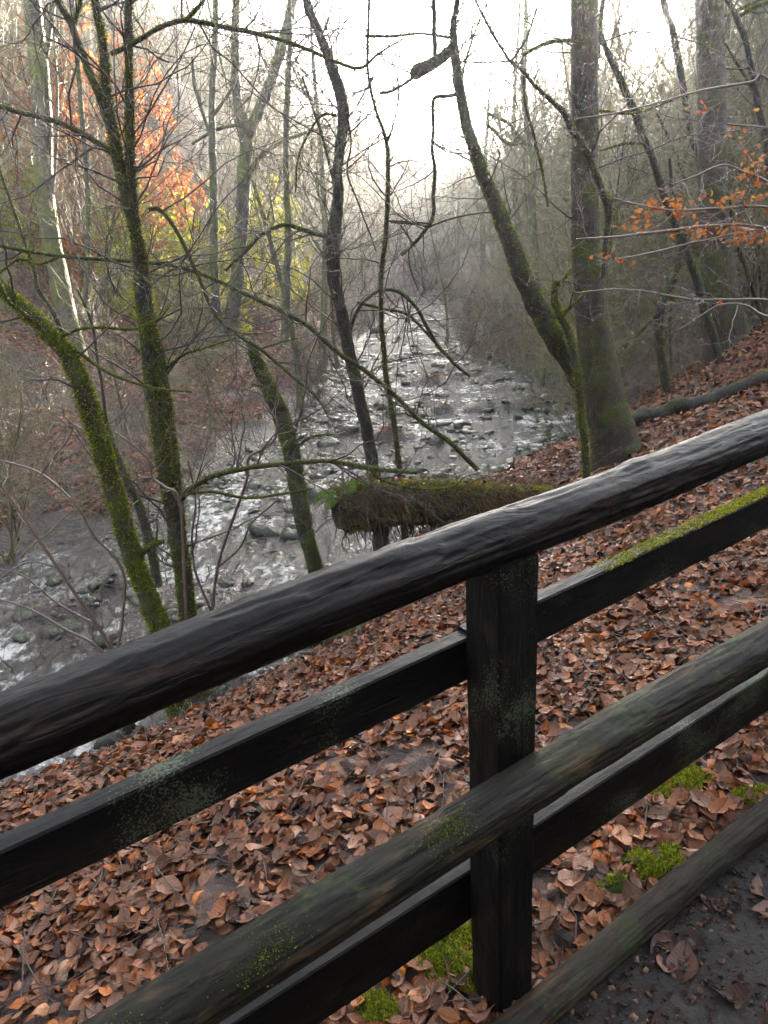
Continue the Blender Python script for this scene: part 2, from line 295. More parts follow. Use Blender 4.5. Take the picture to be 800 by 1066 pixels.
def H(x, y):
    x = np.asarray(x, float); y = np.asarray(y, float); sh = x.shape; x = x.ravel(); y = y.ravel(); out = np.zeros(len(x))
    for i in range(0, len(x), 60000):
        q = np.stack([x[i:i+60000], y[i:i+60000]], -1)/_sc; k = _tps_k(np.linalg.norm(q[:, None]-_c[None], axis=-1)); out[i:i+60000] = k @ _w[:_n]+_w[_n]+q @ _w[_n+1:]
    p3 = np.stack([x, y, np.zeros(len(x))], -1); nz = noise(p3, .9, 4); far = sstep(3., 9, np.hypot(x-.2, y-1))
    rel = (x-POST[0])*nv[0]+(y-POST[1])*nv[1]
    out += nz*(.025+.16*far)+noise(p3, 5.5, 2)*.012*sstep(-.2, .6, rel)
    d = river_dist(x, y)+noise(p3, 1.1, 3)*.35*far; w = sstep(0, 1.7, d); out = np.maximum(out, -2.12)
    bed = WL-.04-.3*sstep(0, 1.3, -d)+noise(p3, 2.2, 3)*.07
    for (c, a, b_) in bars:
        g = np.exp(-(((x-c[0])/a)**2+((y-c[1])/(b_*1.6))**2)*1.2); bed = bed+g*.5*(1+.5*nz)
    return (bed*(1-w)+out*w).reshape(sh)
def normal(x, y, e=.08):
    return nrm(np.stack([H(x-e, y)-H(x+e, y), H(x, y-e)-H(x, y+e), np.full(np.shape(x), 2*e)], -1))
ns = 560; uu = np.linspace(-1, 1, ns); gx = np.sinh(uu*4.4)/np.sinh(4.4)*130; gx = gx+1.5*(1-uu**2); vv = np.linspace(-.55, 1, ns); gy = np.sinh(vv*4.2)/np.sinh(4.2)*170+3.5*(1-np.abs(vv))
X, Y = np.meshgrid(gx, gy); Z = H(X, Y); Vt = np.stack([X, Y, Z], -1).reshape(-1, 3)
ii = (np.arange(ns-1)[:, None]*ns+np.arange(ns-1)[None]).ravel(); Qt = np.stack([ii, ii+1, ii+ns+1, ii+ns], -1)
wet = np.clip(1-sstep(WL-.02, WL+.38, Z.ravel()), 0, 1)
tag(mesh('ground', Vt, Qt, M['ground'], attr={'wet': wet}), kind='structure')
# path sheet
sg = np.linspace(-5, 7, 900); ng = np.linspace(-3.2, -.1, 240); SG, NG = np.meshgrid(sg, ng); px_ = POST[0]+eh[0]*SG+nv[0]*NG; py_ = POST[1]+eh[1]*SG+nv[1]*NG
Vp = np.stack([px_, py_, H(px_, py_)+.006+.008*(noise(np.stack([px_, py_, 0*px_], -1), 9, 3)+1)*sstep(-.1, -.3, NG)+.006*noise(np.stack([px_, py_, 0*px_], -1), 40, 3)], -1).reshape(-1, 3)
k = 900; ii = (np.arange(239)[:, None]*k+np.arange(899)[None]).ravel(); tag(mesh('path', Vp, np.stack([ii, ii+1, ii+k+1, ii+k], -1), M['path']), kind='structure')
# water
wx = np.linspace(-40, 30, 60); wy = np.linspace(-8, 125, 110); WX, WY = np.meshgrid(wx, wy); ii = (np.arange(109)[:, None]*60+np.arange(59)[None]).ravel()
tag(mesh('stream_water', np.stack([WX, WY, WX*0+WL], -1).reshape(-1, 3), np.stack([ii, ii+1, ii+61, ii+60], -1), M['water']), 'shallow rippling stream running down the wooded valley', kind='structure')
# ------------------------------------------------------------------ fence
FE = empty('wooden_fence', (POST[0], POST[1], 0), 'black wet post and rail fence of round rails and planks beside the path', 'fence', rotz=math.atan2(eh[1], eh[0]))
TH = 1.209; sl = math.atan(SL)
def fpart(name, V, Q, mat, rot=True, z=0, smooth=True, tilt=0, x=0):
    o = mesh(name, V, Q, mat, FE, smooth, origin=(0, 0, 0)); o.location = (x, 0, z); o.rotation_euler = (0, -(sl+tilt) if rot else 0, 0); return o
def round_rail(s0, s1, r, seed, bend, wav=.05, knots=(), n=1500, sd=88):
    x = np.linspace(s0, s1, n); a = np.arange(sd)*2*math.pi/sd; Xg, Ag = np.meshgrid(x, a, indexing='ij')
    p = np.stack([Xg*1.1+seed*7, np.cos(Ag)*1., np.sin(Ag)*1.], -1)
    R = r*(1+wav*noise(p, 1.4, 2)+.018*noise(p*np.array([.5, 5, 5]), 1.6, 3)); fac = np.cos(((Ag*7/(2*math.pi)+Xg*.35+seed) % 1)*2*math.pi); R = R*(1+.012*fac)
    R += r*.02*np.maximum(0, noise(p*np.array([6, 6, 6]), 2., 2)); cell = noise(np.stack([Xg*3.1+seed, np.cos(Ag)*1.3, np.sin(Ag)*1.3], -1), 1.7, 2); R -= r*.055*sstep(.15, .3, cell)*(1-sstep(.5, .9, cell)); gv = noise(np.stack([Xg*2.2+seed, np.cos(Ag)*6.5, np.sin(Ag)*6.5], -1), 1.3, 3); R -= r*.05*sstep(.42, .56, gv); g2 = noise(np.stack([Xg*7+seed, np.cos(Ag)*13, np.sin(Ag)*13], -1), 1.2, 2); R -= r*.012*np.maximum(0, g2); R -= r*.02*np.abs(noise(np.stack([Xg*9, np.cos(Ag)*2, np.sin(Ag)*2], -1), 2.3, 3))
    for (kx, ka, ks, kw) in knots:
        dd = ((Xg-kx)/kw)**2+((np.angle(np.exp(1j*(Ag-ka))))/(kw/r*.8))**2; R += ks*np.exp(-dd)
    by, bz = bend(Xg); V = np.stack([Xg, by+R*np.cos(Ag), bz+R*np.sin(Ag)], -1).reshape(-1, 3)
    i = (np.arange(n-1)[:, None]*sd+np.arange(sd)[None]); s2 = (np.arange(n-1)[:, None]*sd+((np.arange(sd)+1) % sd)[None]); Q = np.stack([i, s2, s2+sd, i+sd], -1).reshape(-1, 4)
    c0 = len(V); ends = np.array([[s0, by[0, 0], bz[0, 0]], [s1, by[-1, 0], bz[-1, 0]]]); V = np.vstack([V, ends])
    e1 = np.array([[j, (j+1) % sd, c0, c0] for j in range(sd)]); return V, Q, e1
def with_caps(name, t, mat, **k):
    V, Q, e = t; o = fpart(name, V, Q, mat, **k); return o
bendA = lambda x: (.006*np.sin(x*1.3), .012*np.sin(x*1.5+.4)-.006*np.sin(x*4.1))
with_caps('handrail', round_rail(-3.3, 4.5, .0565, 1, bendA, .07, [(.42, 1.2, .006, .05), (-.25, 2.6, .005, .06), (1.35, 1.6, .006, .05), (-.9, 2.2, .006, .07)]), M['rail'], z=TH)
bendB = lambda x: (-.106+.004*np.sin(x*1.1+1), .008*np.sin(x*2.+1)+.003*np.sin(x*5))
with_caps('lower_round_rail', round_rail(-3.2, 4.4, .053, 3, bendB, .06, [(-.7, 2.2, .005, .05), (.2, 2.5, .004, .04)]), M['rail_low'], z=TH-.527)
def plank(s0, s1, y0, y1, z0, z1, seed, n=160):
    """a board with softened, slightly worn edges"""
    x = np.linspace(s0, s1, n); c = .004; prof = [(y0+c, z0), (y1-c, z0), (y1, z0+c), (y1, (z0+z1)/2), (y1, z1-c), (y1-c, z1), ((y0+y1)/2, z1+.001), (y0+c, z1), (y0, z1-c), (y0, (z0+z1)/2), (y0, z0+c)]
    k = len(prof); V = np.array([[[xx, a, b] for a, b in prof] for xx in x]).reshape(-1, 3)
    d = noise(V*np.array([2, 8, 8])+seed*3, 1.5, 4)[:, None]*.0022; ctr = np.column_stack([V[:, 0], np.full(len(V), (y0+y1)/2), np.full(len(V), (z0+z1)/2)]); V = V+nrm(V-ctr)*d
    V[:, 2] += .004*np.sin(V[:, 0]*1.9+seed)
    i = (np.arange(n-1)[:, None]*k+np.arange(k)[None]); s2 = (np.arange(n-1)[:, None]*k+((np.arange(k)+1) % k)[None]); Q = np.stack([i, s2, s2+k, i+k], -1).reshape(-1, 4)
    cap = []
    for b0 in (0, (n-1)*k):
        for j in range(1, k-2, 2): cap.append([b0, b0+j, b0+j+1, b0+min(j+2, k-1)])
    return V, np.vstack([Q, np.array(cap)])
fpart('upper_plank', *plank(-3.1, .03, .058, .103, TH-.338, TH-.236, 1), M['plank'], smooth=False)
up2 = fpart('upper_plank', *plank(.034, 4.2, .058, .103, TH-.332, TH-.228, 2), M['plank'], smooth=False, tilt=.022)
fpart('lower_plank', *plank(-3.1, .04, .058, .100, TH-1.00, TH-.848, 3), M['plank'], smooth=False)
fpart('lower_plank', *plank(.044, 4.2, .060, .102, TH-.99, TH-.838, 4), M['plank'], smooth=False)
# post: square timber with chamfered arrises
def post_mesh(s, h0, h1, w, seed):
    n = 70; z = np.linspace(h0, h1, n); c = .006; prof = []
    for (a, b) in ((-1, -1), (1, -1), (1, 1), (-1, 1)):
        if a*b > 0: prof += [(a*w, b*(w-c)), (a*(w-c), b*w)] if True else []
        else: prof += [(a*(w-c), b*w), (a*w, b*(w-c))]
    # insert mid points so faces can undulate
    pr = []
    for j in range(8):
        p, q = prof[j], prof[(j+1) % 8]; pr.append(p)
        if math.dist(p, q) > .03: pr += [((p[0]*(1-t)+q[0]*t), (p[1]*(1-t)+q[1]*t)) for t in (.25, .5, .75)]
    k = len(pr); V = np.array([[[s+a, b, zz] for a, b in pr] for zz in z]).reshape(-1, 3)
    V = V+nrm(V-np.column_stack([np.full(len(V), s), np.zeros(len(V)), V[:, 2]]))*(noise(V*np.array([9, 9, 2])+seed, 2, 3)*.0022)[:, None]
    i = (np.arange(n-1)[:, None]*k+np.arange(k)[None]); s2 = (np.arange(n-1)[:, None]*k+((np.arange(k)+1) % k)[None]); Q = np.stack([i, i+k, s2+k, s2], -1).reshape(-1, 4)
    t0 = (n-1)*k; cap = np.array([[t0, t0+j, t0+j+1, t0+min(j+2, k-1)] for j in range(1, k-2, 2)]); return V, np.vstack([Q, cap])
for s in (-2.05, 0, 2.05, 4.1):
    o = fpart('post', *post_mesh(s, -.35+SL*s, TH-.035+SL*s, .054, s), M['post'], rot=False, smooth=False)
# moss strip on the right plank's top edge
def clump_blades(C, Nn, n_per, ln, w=.002, spread=.008):
    m = len(C)*n_per; c = np.repeat(C, n_per, 0)+rng.normal(size=(m, 3))*spread*np.array([1, 1, .2]); d = nrm(np.repeat(Nn, n_per, 0)+rng.normal(size=(m, 3))*.6)
    Ls = rng.uniform(ln[0], ln[1], m)[:, None]; s = nrm(np.cross(d, rng.normal(size=(m, 3))))*w; V = np.stack([c-s, c+s, c+d*Ls], 1).reshape(-1, 3); return V, np.arange(3*m).reshape(-1, 3)
xs = rng.uniform(.2, 4.1, 9000); dens = noise(np.stack([xs*4, xs*0, xs*0], -1), 2, 3)+np.clip((xs-.45)*2.6, -1.2, 1.2); xs = xs[dens > rng.uniform(-.3, .6, 9000)]
Cm = np.stack([xs, rng.uniform(.060, .101, len(xs)), np.full(len(xs), TH-.229)], -1); Vm, Qm = clump_blades(Cm, np.tile([0, 0, 1.], (len(Cm), 1)), 4, (.002, .007), .0018, .003)
M['moss_yellow'] = mat_leaf('yellow_moss', [(0, (.16, .18, .015)), (.5, (.32, .34, .03)), (1, (.5, .46, .06))], .8, .4)
mo = fpart('moss', Vm, Qm, M['moss_yellow'], tilt=.022)
# small moss tufts on rails
tv = []
for (s, ang, zz, yy, rr_) in [(-.62, 2.3, TH-.527, -.106, .054), (-.86, 2.4, TH-.527, -.106, .054), (-.22, 2.0, TH-.527, -.106, .054)]:
    m = 420; a = ang+rng.normal(size=m)*.3; x = s+rng.normal(size=m)*.035; nn = np.stack([a*0, np.cos(a), np.sin(a)], -1); c = np.stack([x, yy+rr_*np.cos(a), zz+rr_*np.sin(a)], -1)+np.array([0, 0, 0]); fpart('moss', *clump_blades(c, nn, 2, (.001, .0035), .0013, .002), M['moss_blade'])
# kerb log along the path edge
def kerb_rail():
    x = lambda s: s; return round_rail(-3, 5, .041, 9, lambda q: (-.115+.012*np.sin(q*1.7), .044+.008*np.sin(q*2.4)), .09, [(.55, 1.9, .01, .05), (1.3, 2.2, .008, .05)])
V, Q, _ = kerb_rail(); kl = mesh('edging_log', V, Q, M['kerb'], origin=(0, 0, 0)); kl.location = (POST[0], POST[1], 0); kl.rotation_euler = (0, -sl, math.atan2(eh[1], eh[0]))
tag(kl, 'long thin weathered log lying as edging at the foot of the fence', 'log')
# ------------------------------------------------------------------ leaf litter
def leaf_template(na=7, nc=5, curl=.3, fold=.25, asp=.62, cor=.03, twist=.1):
    u = np.linspace(0, 1, na); v = np.linspace(-1, 1, nc); U, Vv = np.meshgrid(u, v, indexing='ij'); hw = asp*.5*np.sin(np.pi*np.clip(U, .0, 1)**.8)**.95*(1.06-.15*U)+.008
    x = U-.5; y = Vv*hw; z = fold*np.abs(y)*1.1+curl*(x**2)*1.2*np.sign(curl)+cor*np.sin(U*math.pi*9+np.abs(Vv)*2)*np.abs(Vv)+twist*x*y*3
    i = (np.arange(na-1)[:, None]*nc+np.arange(nc-1)[None]).ravel(); return np.stack([x, y, z-z.min()*.5], -1).reshape(-1, 3), np.stack([i, i+1, i+nc+1, i+nc], -1), np.stack([U, y/(asp*.5)], -1).reshape(-1, 2)
def scatter_leaves(pos, nor, size, temps, tilt=.35):
    Vs = []; Qs = []; off = 0; n = len(pos); which = rng.integers(0, len(temps), n)
    global LUV; LUV = []
    for t, (TV, TQ, TU) in enumerate(temps):
        ix = np.where(which == t)[0]; m = len(ix)
        if not m: continue
        nn = nrm(nor[ix]+rng.normal(size=(m, 3))*tilt); a = rng.normal(size=(m, 3)); ax = nrm(a-(a*nn).sum(-1, keepdims=True)*nn); ay = np.cross(nn, ax); fl = np.where(rng.random(m) < .5, 1., -1.)[:, None]
        B = np.stack([ax, ay*fl, nn*fl], 1)*size[ix][:, None, None]
        V = np.einsum('vk,mkj->mvj', TV, B)+pos[ix][:, None]; Vs.append(V.reshape(-1, 3)); Qs.append((TQ[None]+(np.arange(m)*len(TV))[:, None, None]).reshape(-1, TQ.shape[1])+off); off += m*len(TV); LUV.append(np.tile(TU, (m, 1)))
    LUV = np.concatenate(LUV); return np.concatenate(Vs), np.concatenate(Qs)
T_near = [leaf_template(8, 5, c, f, a, k, t) for c, f, a, k, t in [(.3, .35, .6, .035, .2), (-.35, .2, .66, .03, -.3), (.7, .5, .55, .03, .3), (.1, .15, .7, .04, .1), (-.8, .3, .6, .03, .5), (.4, -.4, .58, .03, -.2), (1.1, .6, .62, .02, .6)]]
T_far = [leaf_template(3, 3, c, f, .62, 0, 0) for c, f in [(.4, .4), (-.5, .2), (.2, -.4)]]
def litter(n, xr, yr, cond, size, temps, name, mat, tilt, lift=.03, label=''):
    x = rng.uniform(*xr, n); y = rng.uniform(*yr, n); z = H(x, y); p = np.stack([x, y, z], -1); k = in_view(p) & cond(x, y, z); p = p[k]
    no = normal(p[:, 0], p[:, 1], .05); p[:, 2] += rng.uniform(.002, lift, len(p)); print(name, len(p))
    V, Q = scatter_leaves(p, no, rng.uniform(size[0], size[1], len(p))*rng.choice([.7, 1, 1.25], len(p)), temps, tilt); return tag(mesh(name, V, Q, mat, attr={'lu': LUV[:, 0], 'lv': LUV[:, 1]}), label, 'leaf litter', kind='stuff')
def fr(x, y): return (x-POST[0])*nv[0]+(y-POST[1])*nv[1]
def c_near(x, y, z):
    n_ = fr(x, y); p3 = np.stack([x, y, 0*x], -1)
    return (n_ > -.06) & (np.hypot(x, y) < 5.2) & (z > WL+.05) & (noise(p3, 3.1, 3) > rng.uniform(-.85, .0, len(x)))
litter(95000, (-3.8, 5), (.3, 5.2), c_near, (.028, .082), T_near, 'leaf_litter', M['litter'], .30, .03, 'wet brown and orange fallen leaves below the fence')
litter(5200, (-.5, 2.8), (.5, 3.2), lambda x, y, z: (fr(x, y) < -.16) & (noise(np.stack([x, y, 0*x], -1), 3, 2) > rng.uniform(-.5, 1.0, len(x))), (.05, .1), T_near, 'scattered_path_leaves', M['path_leaf'], .15, .012, 'a few dark fallen leaves scattered on the bare path')
litter(120000, (-5, 14), (3.5, 15), lambda x, y, z: (np.hypot(x, y) >= 5.1) & (z > WL+.12) & (fr(x, y) > 0) & (river_dist(x, y) > .2), (.055, .095), T_far, 'hillside_leaf_litter', M['litter'], .4, .04, 'brown fallen leaves covering the bank and slope beyond the fence')
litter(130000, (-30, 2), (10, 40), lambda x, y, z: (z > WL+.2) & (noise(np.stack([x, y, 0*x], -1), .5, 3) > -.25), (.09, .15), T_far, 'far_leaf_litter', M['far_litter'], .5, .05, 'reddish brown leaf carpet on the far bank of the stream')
# twig bits and moss cushions by the fence foot
x = rng.uniform(-3, 4, 2400); y = rng.uniform(.8, 6, 2400); p = np.stack([x, y, H(x, y)+.025], -1); p = p[(fr(x, y) > -.02) & (p[:, 2] > WL+.1) & in_view(p)]
a = rng.uniform(0, 6.28, len(p)); d = np.stack([np.cos(a), np.sin(a), rng.normal(size=len(p))*.12], -1); Ls = rng.uniform(.03, .2, len(p))[:, None]; t = np.linspace(-1, 1, 4)[None, :, None]
bits = p[:, None]+d[:, None]*Ls[:, None]*t+rng.normal(size=(len(p), 4, 3))*.006; V, Q = tubes(bits, np.full((len(p), 4), .0022), 4)
tag(mesh('fallen_twigs', V, Q, M['twig_dark']), 'small broken twigs lying among the fallen leaves', 'twigs', kind='stuff')
x = rng.uniform(-1, 3, 60000); y = rng.uniform(.3, 3.2, 60000); p = np.stack([x, y, H(x, y)+.012], -1); p = p[(fr(x, y) < -.15) & in_view(p, 100, 100)]
TC = (np.array([[-.5, -.3, 0], [.5, -.4, .1], [.35, .4, 0], [-.4, .35, .15], [0, 0, .45]]), np.array([[0, 1, 4, 4], [1, 2, 4, 4], [2, 3, 4, 4], [3, 0, 4, 4]]), np.zeros((5, 2)))
V, Q = scatter_leaves(p, np.tile([0, 0, 1.], (len(p), 1)), rng.uniform(.004, .022, len(p))*rng.choice([.5, 1], len(p)), [TC], .6); M['crumb'] = mat_leaf('soil_crumbs', [(0, (.005, .003, .003)), (.6, (.04, .022, .014)), (.9, (.10, .05, .03)), (1, (.2, .13, .09))], .6, 0)
tag(mesh('path_crumbs', V, Q, M['crumb'], smooth=False), 'dark soil crumbs and grit on the bare path', 'soil', kind='stuff')
def moss_patch(px, py, rad, n, name, label, z0=0., yl=False):
    rad = rad*1.45; n = int(n*1.6)
    c = PY(px, py, 3); q = ray(px, py); tt = 1.
    for _ in range(400):
        P = CAM+q*tt
        if P[2] <= H(P[0:1], P[1:2])[0]+z0: break
        tt += .02
    c = CAM+q*tt; m = n; rr = rad*np.sqrt(rng.random(m)); a = rng.uniform(0, 6.28, m); x = c[0]+rr*np.cos(a)*1.3; y = c[1]+rr*np.sin(a); h = .014*(1-(rr/rad)**2)*(1+.5*noise(np.stack([x, y, 0*x], -1), 20, 2)); k = noise(np.stack([x, y, 0*x], -1), 14, 3)-.9*(rr/rad)**2+.35*noise(np.stack([x, y, 0*x], -1), 45, 2) > -.5
    C = np.stack([x, y, H(x, y)+.02+h], -1)[k]; V, Q = clump_blades(C, np.tile([0, 0, 1.], (len(C), 1)), 3, (.004, .014), .0022, .004)
    # low cushion under the blades
    gu = np.linspace(0, 1, 12); ga = np.arange(24)*2*math.pi/24; cx = c[0]+np.outer(gu, np.cos(ga)*(1+.3*np.sin(3*ga+px)))*rad*.8; cy = c[1]+np.outer(gu, np.sin(ga)*(1+.3*np.sin(3*ga+px)))*rad*.62; cz = H(cx, cy)+.012+.018*(1-gu[:, None]**2)*(1+.3*noise(np.stack([cx, cy, 0*cx], -1), 18, 2)); cz[-1] -= .03
    i = (np.arange(11)[:, None]*24+np.arange(24)[None]); s2 = (np.arange(11)[:, None]*24+((np.arange(24)+1) % 24)[None]); CQ = np.stack([i, i+24, s2+24, s2], -1).reshape(-1, 4)
    t = empty(name, (c[0], c[1], c[2]), label, 'moss'); mesh('cushion', np.stack([cx, cy, cz], -1).reshape(-1, 3), CQ, M['moss_cushion'], t); mesh('blades', V, Q, M['moss_blade' if not yl else 'moss_yellow'], t); return t
M['moss_cushion'] = mat_twig('moss_cushion_green', (.045, .075, .012), .95)
for a in [(478, 995, .09, 2600, 'moss_clump', 'bright green moss clump on the leaves left of the post foot'), (572, 893, .035, 700, 'moss_clump', 'small moss tuft just right of the fence post'), (690, 905, .06, 1500, 'moss_clump', 'green moss clump behind the edging log, middle one'),
          (645, 925, .04, 900, 'moss_clump', 'low moss cushion against the edging log near the post'), (700, 815, .07, 1300, 'moss_clump', 'dark moss patch under the lower plank at right'), (785, 835, .04, 800, 'moss_clump', 'moss tuft on the ground where the edging log leaves the frame'),
          (398, 1058, .035, 500, 'moss_clump', 'tiny light green moss tuft at the bottom edge of the picture')]: moss_patch(*a)
# ------------------------------------------------------------------ foreground trees (traced limbs at their real distance)
def shoot(a, ra, m2, tl, bias):
    b, rb = grow(a, ra, m2, (.1, 1), (25, 65), (.18*tl[1], .55*tl[1]), 6, .22, bias, .6, .0024); tw = [tubes(a, ra, 4), tubes(b, rb, 3)]
    if m2 > 2:
        c, rc = grow(b, rb, 3, (.15, 1), (25, 60), (.07*tl[1], .28*tl[1]), 4, .2, bias, .7, .002); tw.append(tubes(c, rc, 3))
    return tw
def tree(name, label, cat, trunks, branches, Y, bark='bark_moss', twig='twig_dark', nfuzz=5000, twigs=(5, 4), tl=(.3, 1.), group=None, sides=14, fuzzlen=(.010, .032), tw_t=(.1, 1), bmoss=900, bias=(0, 0, .05), tr=.45):
    P0 = None; parts = []
    for t in trunks:
        big = t[1][2]*Y > 300; P, R, V, Q = limb(t, Y, n=max(24, 9*len(t)) if not big else 120, sides=sides if not big else 40, rough=.09 if not big else .0, jit=.25 if not big else .05)
        if big: cc = np.repeat(P, 40, 0); V = cc+(V-cc)*(1+.05*noise(V*np.array([1, 1, .35]), 2.4, 2)+.02*noise(V*np.array([1, 1, .4]), 9, 3))[:, None]
        parts.append((P, R, V, Q))
    base = parts[0][0][0] if parts[0][0][0][2] < parts[0][0][-1][2] else parts[0][0][-1]
    o = empty(name, tuple(base), label, cat, group); fz = []
    mk = []
    for (P, R, V, Q) in parts:
        mesh('trunk', V, Q, M[bark], o); mk.append((P, R, None, None))
        if nfuzz: fz.append(fuzz(P, R, nfuzz, fuzzlen))
    for b in branches:
        P, R, V, Q = limb(b, Y, n=max(12, 6*len(b)), sides=7, rough=.12, jit=.5); mk.append((P, R, V, Q))
        if bmoss and b[0][2] > 2.5: fz.append(fuzz(P, R, bmoss, (.005, .016)))
    if fz: mesh('moss', *merge(fz), M['moss_blade'], o)
    for (P, R, V, Q) in mk:
        ln = np.linalg.norm(P[-1]-P[0]); m = max(2, int(ln*twigs[0])); a, ra = grow(P[None], R[None]*0+np.minimum(R, .02)[None], m, tw_t, (35, 80), tl, 9, .2, bias, tr, .0035)
        if V is None:            # shoots of the trunk: each one a branch of its own
            for k in range(m): mesh('branch', *merge(shoot(a[k:k+1], ra[k:k+1], twigs[1], tl, bias)), M[twig], o)
        else:
            tw = merge(shoot(a, ra, twigs[1], tl, bias)); VV, QQ = merge([(V, Q), tw]); mesh('branch', VV, QQ, M[bark], o, mat2=M[twig], n2=len(tw[1]))
    return o
tree('mossy_tree', 'twin stemmed mossy tree at the left, forking near the top, on the stream bank', 'tree',
     [[(207, 752, 30), (198, 650, 19), (185, 560, 18), (170, 470, 18), (158, 390, 17), (150, 320, 14), (142, 250, 12), (136, 180, 11), (135, 90, 9), (134, 0, 8), (132, -150, 6), (138, -320, 3)],
      [(203, 740, 16), (196, 640, 13), (188, 560, 12), (180, 470, 12), (168, 390, 14), (156, 330, 11), (148, 270, 11), (132, 205, 13), (120, 150, 12), (112, 100, 10), (108, 50, 9), (100, 0, 8), (90, -120, 6), (85, -300, 3)]],
     [[(131, 195, 9), (112, 120, 9), (92, 72, 8), (75, 28, 7), (60, 0, 7), (40, -60, 5), (10, -160, 3)], [(75, 28, 5), (82, 10, 4), (85, -10, 4), (90, -60, 3)],
      [(133, 175, 6), (115, 158, 6), (90, 142, 6), (60, 128, 5.5), (30, 120, 5), (0, 111, 5), (-60, 105, 4)],
      [(116, 56, 5), (130, 50, 5), (145, 42, 5), (170, 27, 5), (195, 21, 5), (235, 28, 5), (270, 35, 4.5), (310, 48, 4), (345, 62, 3.5), (375, 71, 3.5), (395, 55, 2.5), (420, 40, 2)], [(193, 22, 3.5), (202, 12, 3.5), (212, 0, 3), (225, -30, 2)],
      [(155, 218, 5), (165, 218, 4), (178, 232, 4), (195, 262, 4), (208, 290, 4), (225, 328, 3.5), (248, 348, 3.5), (272, 363, 3.5), (300, 388, 3), (330, 414, 3), (345, 440, 2)], [(272, 363, 2), (290, 357, 1.6), (310, 352, 1.2)],
      [(188, 522, 6), (200, 508, 6), (225, 495, 5.5), (255, 487, 5.5), (300, 482, 5), (345, 481, 5), (380, 486, 6), (410, 490, 5), (435, 491, 4)], [(380, 486, 4), (400, 500, 3), (430, 508, 2.5), (468, 508, 2), (484, 496, 1.5)],
      [(190, 515, 3), (220, 512, 3), (255, 518, 3), (290, 515, 2.5), (325, 509, 2)], [(160, 400, 5), (168, 390, 4), (190, 370, 3), (215, 362, 2), (245, 352, 1.5)]], 6.6, nfuzz=16000, twigs=(5, 5), tl=(.4, 1.9))
tree('mossy_tree', 'leaning bright mossy trunk with a hooked stub, reaching the left edge', 'tree',
     [[(196, 780, 27), (184, 735, 21), (170, 665, 20), (150, 610, 19), (133, 560, 19), (118, 510, 19), (103, 455, 19), (90, 415, 19), (75, 378, 18), (50, 345, 17), (25, 322, 15), (0, 300, 13), (-50, 262, 12), (-120, 190, 8)]],
     [[(138, 585, 7), (150, 575, 7), (162, 566, 7), (172, 563, 5)], [(60, 352, 4), (85, 342, 3), (110, 341, 3), (140, 342, 2.5), (165, 332, 2), (178, 318, 1.5)],
      [(15, 315, 4), (30, 330, 4), (60, 350, 4), (100, 380, 3.5), (130, 395, 3), (165, 405, 2.5), (200, 408, 2)]], 6.1, nfuzz=22000, twigs=(1.5, 3), tl=(.3, .9), fuzzlen=(.012, .04), tw_t=(.55, 1))
tree('leaning_sapling', 'thin dark branch like sapling leaning across the left half from the log', 'tree',
     [[(497, 489, 5), (470, 462, 5), (440, 440, 5), (412, 412, 4.5), (380, 386, 5), (355, 370, 5), (335, 352, 5), (318, 338, 4.5), (285, 320, 4), (250, 304, 4), (205, 283, 4), (170, 275, 4), (120, 271, 4), (60, 266, 4), (0, 256, 4), (-80, 240, 3)]],
     [[(60, 268, 3), (40, 275, 2.5), (20, 270, 2), (0, 284, 2)], [(205, 284, 2.5), (215, 310, 2.5), (228, 332, 2)]], 7.6, bark='twig_dark' if False else 'bark_dark', nfuzz=2500, twigs=(3.2, 4), tl=(.3, .9), sides=8)
tree('broken_tree', 'broken mossy leaning trunk with snapped off top above the stream', 'tree',
     [[(340, 660, 34), (334, 625, 20), (326, 585, 16), (316, 540, 17), (308, 490, 18), (297, 445, 18), (284, 412, 17), (272, 388, 16), (264, 368, 12), (261, 360, 7), (258, 352, 2)]],
     [[(305, 470, 4), (325, 455, 3), (350, 452, 2)], [(290, 425, 3), (275, 405, 2.5), (262, 400, 2)]], 8.2, nfuzz=7000, twigs=(3, 3), tl=(.2, .7))
tree('crooked_tree', 'slender dark tree with wavy crooked trunk in the centre of the view', 'tree',
     [[(400, 590, 18), (392, 510, 15), (385, 465, 13), (378, 430, 13), (370, 395, 13), (360, 345, 13), (350, 300, 13), (346, 265, 15), (350, 235, 14), (353, 205, 12), (351, 180, 11), (355, 155, 11), (357, 120, 12), (352, 88, 12), (340, 55, 10), (328, 25, 9), (320, 0, 8), (312, -60, 7), (318, -200, 5), (310, -380, 2)]],
     [[(345, 247, 6), (330, 244, 5), (312, 238, 5), (295, 234, 4.5), (275, 243, 4), (255, 262, 4), (235, 282, 3)], [(363, 350, 4), (370, 328, 3.5), (383, 310, 3.5), (400, 302, 3.5), (418, 306, 4), (435, 322, 4), (450, 350, 4), (470, 375, 3.5), (490, 392, 3)],
      [(348, 190, 3), (335, 140, 3), (325, 110, 2.5), (315, 80, 2)], [(372, 315, 3), (400, 322, 3), (425, 328, 3), (445, 348, 3), (468, 372, 3)], [(350, 120, 3), (333, 122, 2), (312, 160, 2), (308, 200, 1.6)], [(361, 118, 2.5), (366, 150, 2), (362, 180, 2), (375, 215, 2), (392, 262, 1.5)]], 8.9, bark='bark_dark', nfuzz=4500, twigs=(6, 6), tl=(.5, 2.4), fuzzlen=(.008, .02))
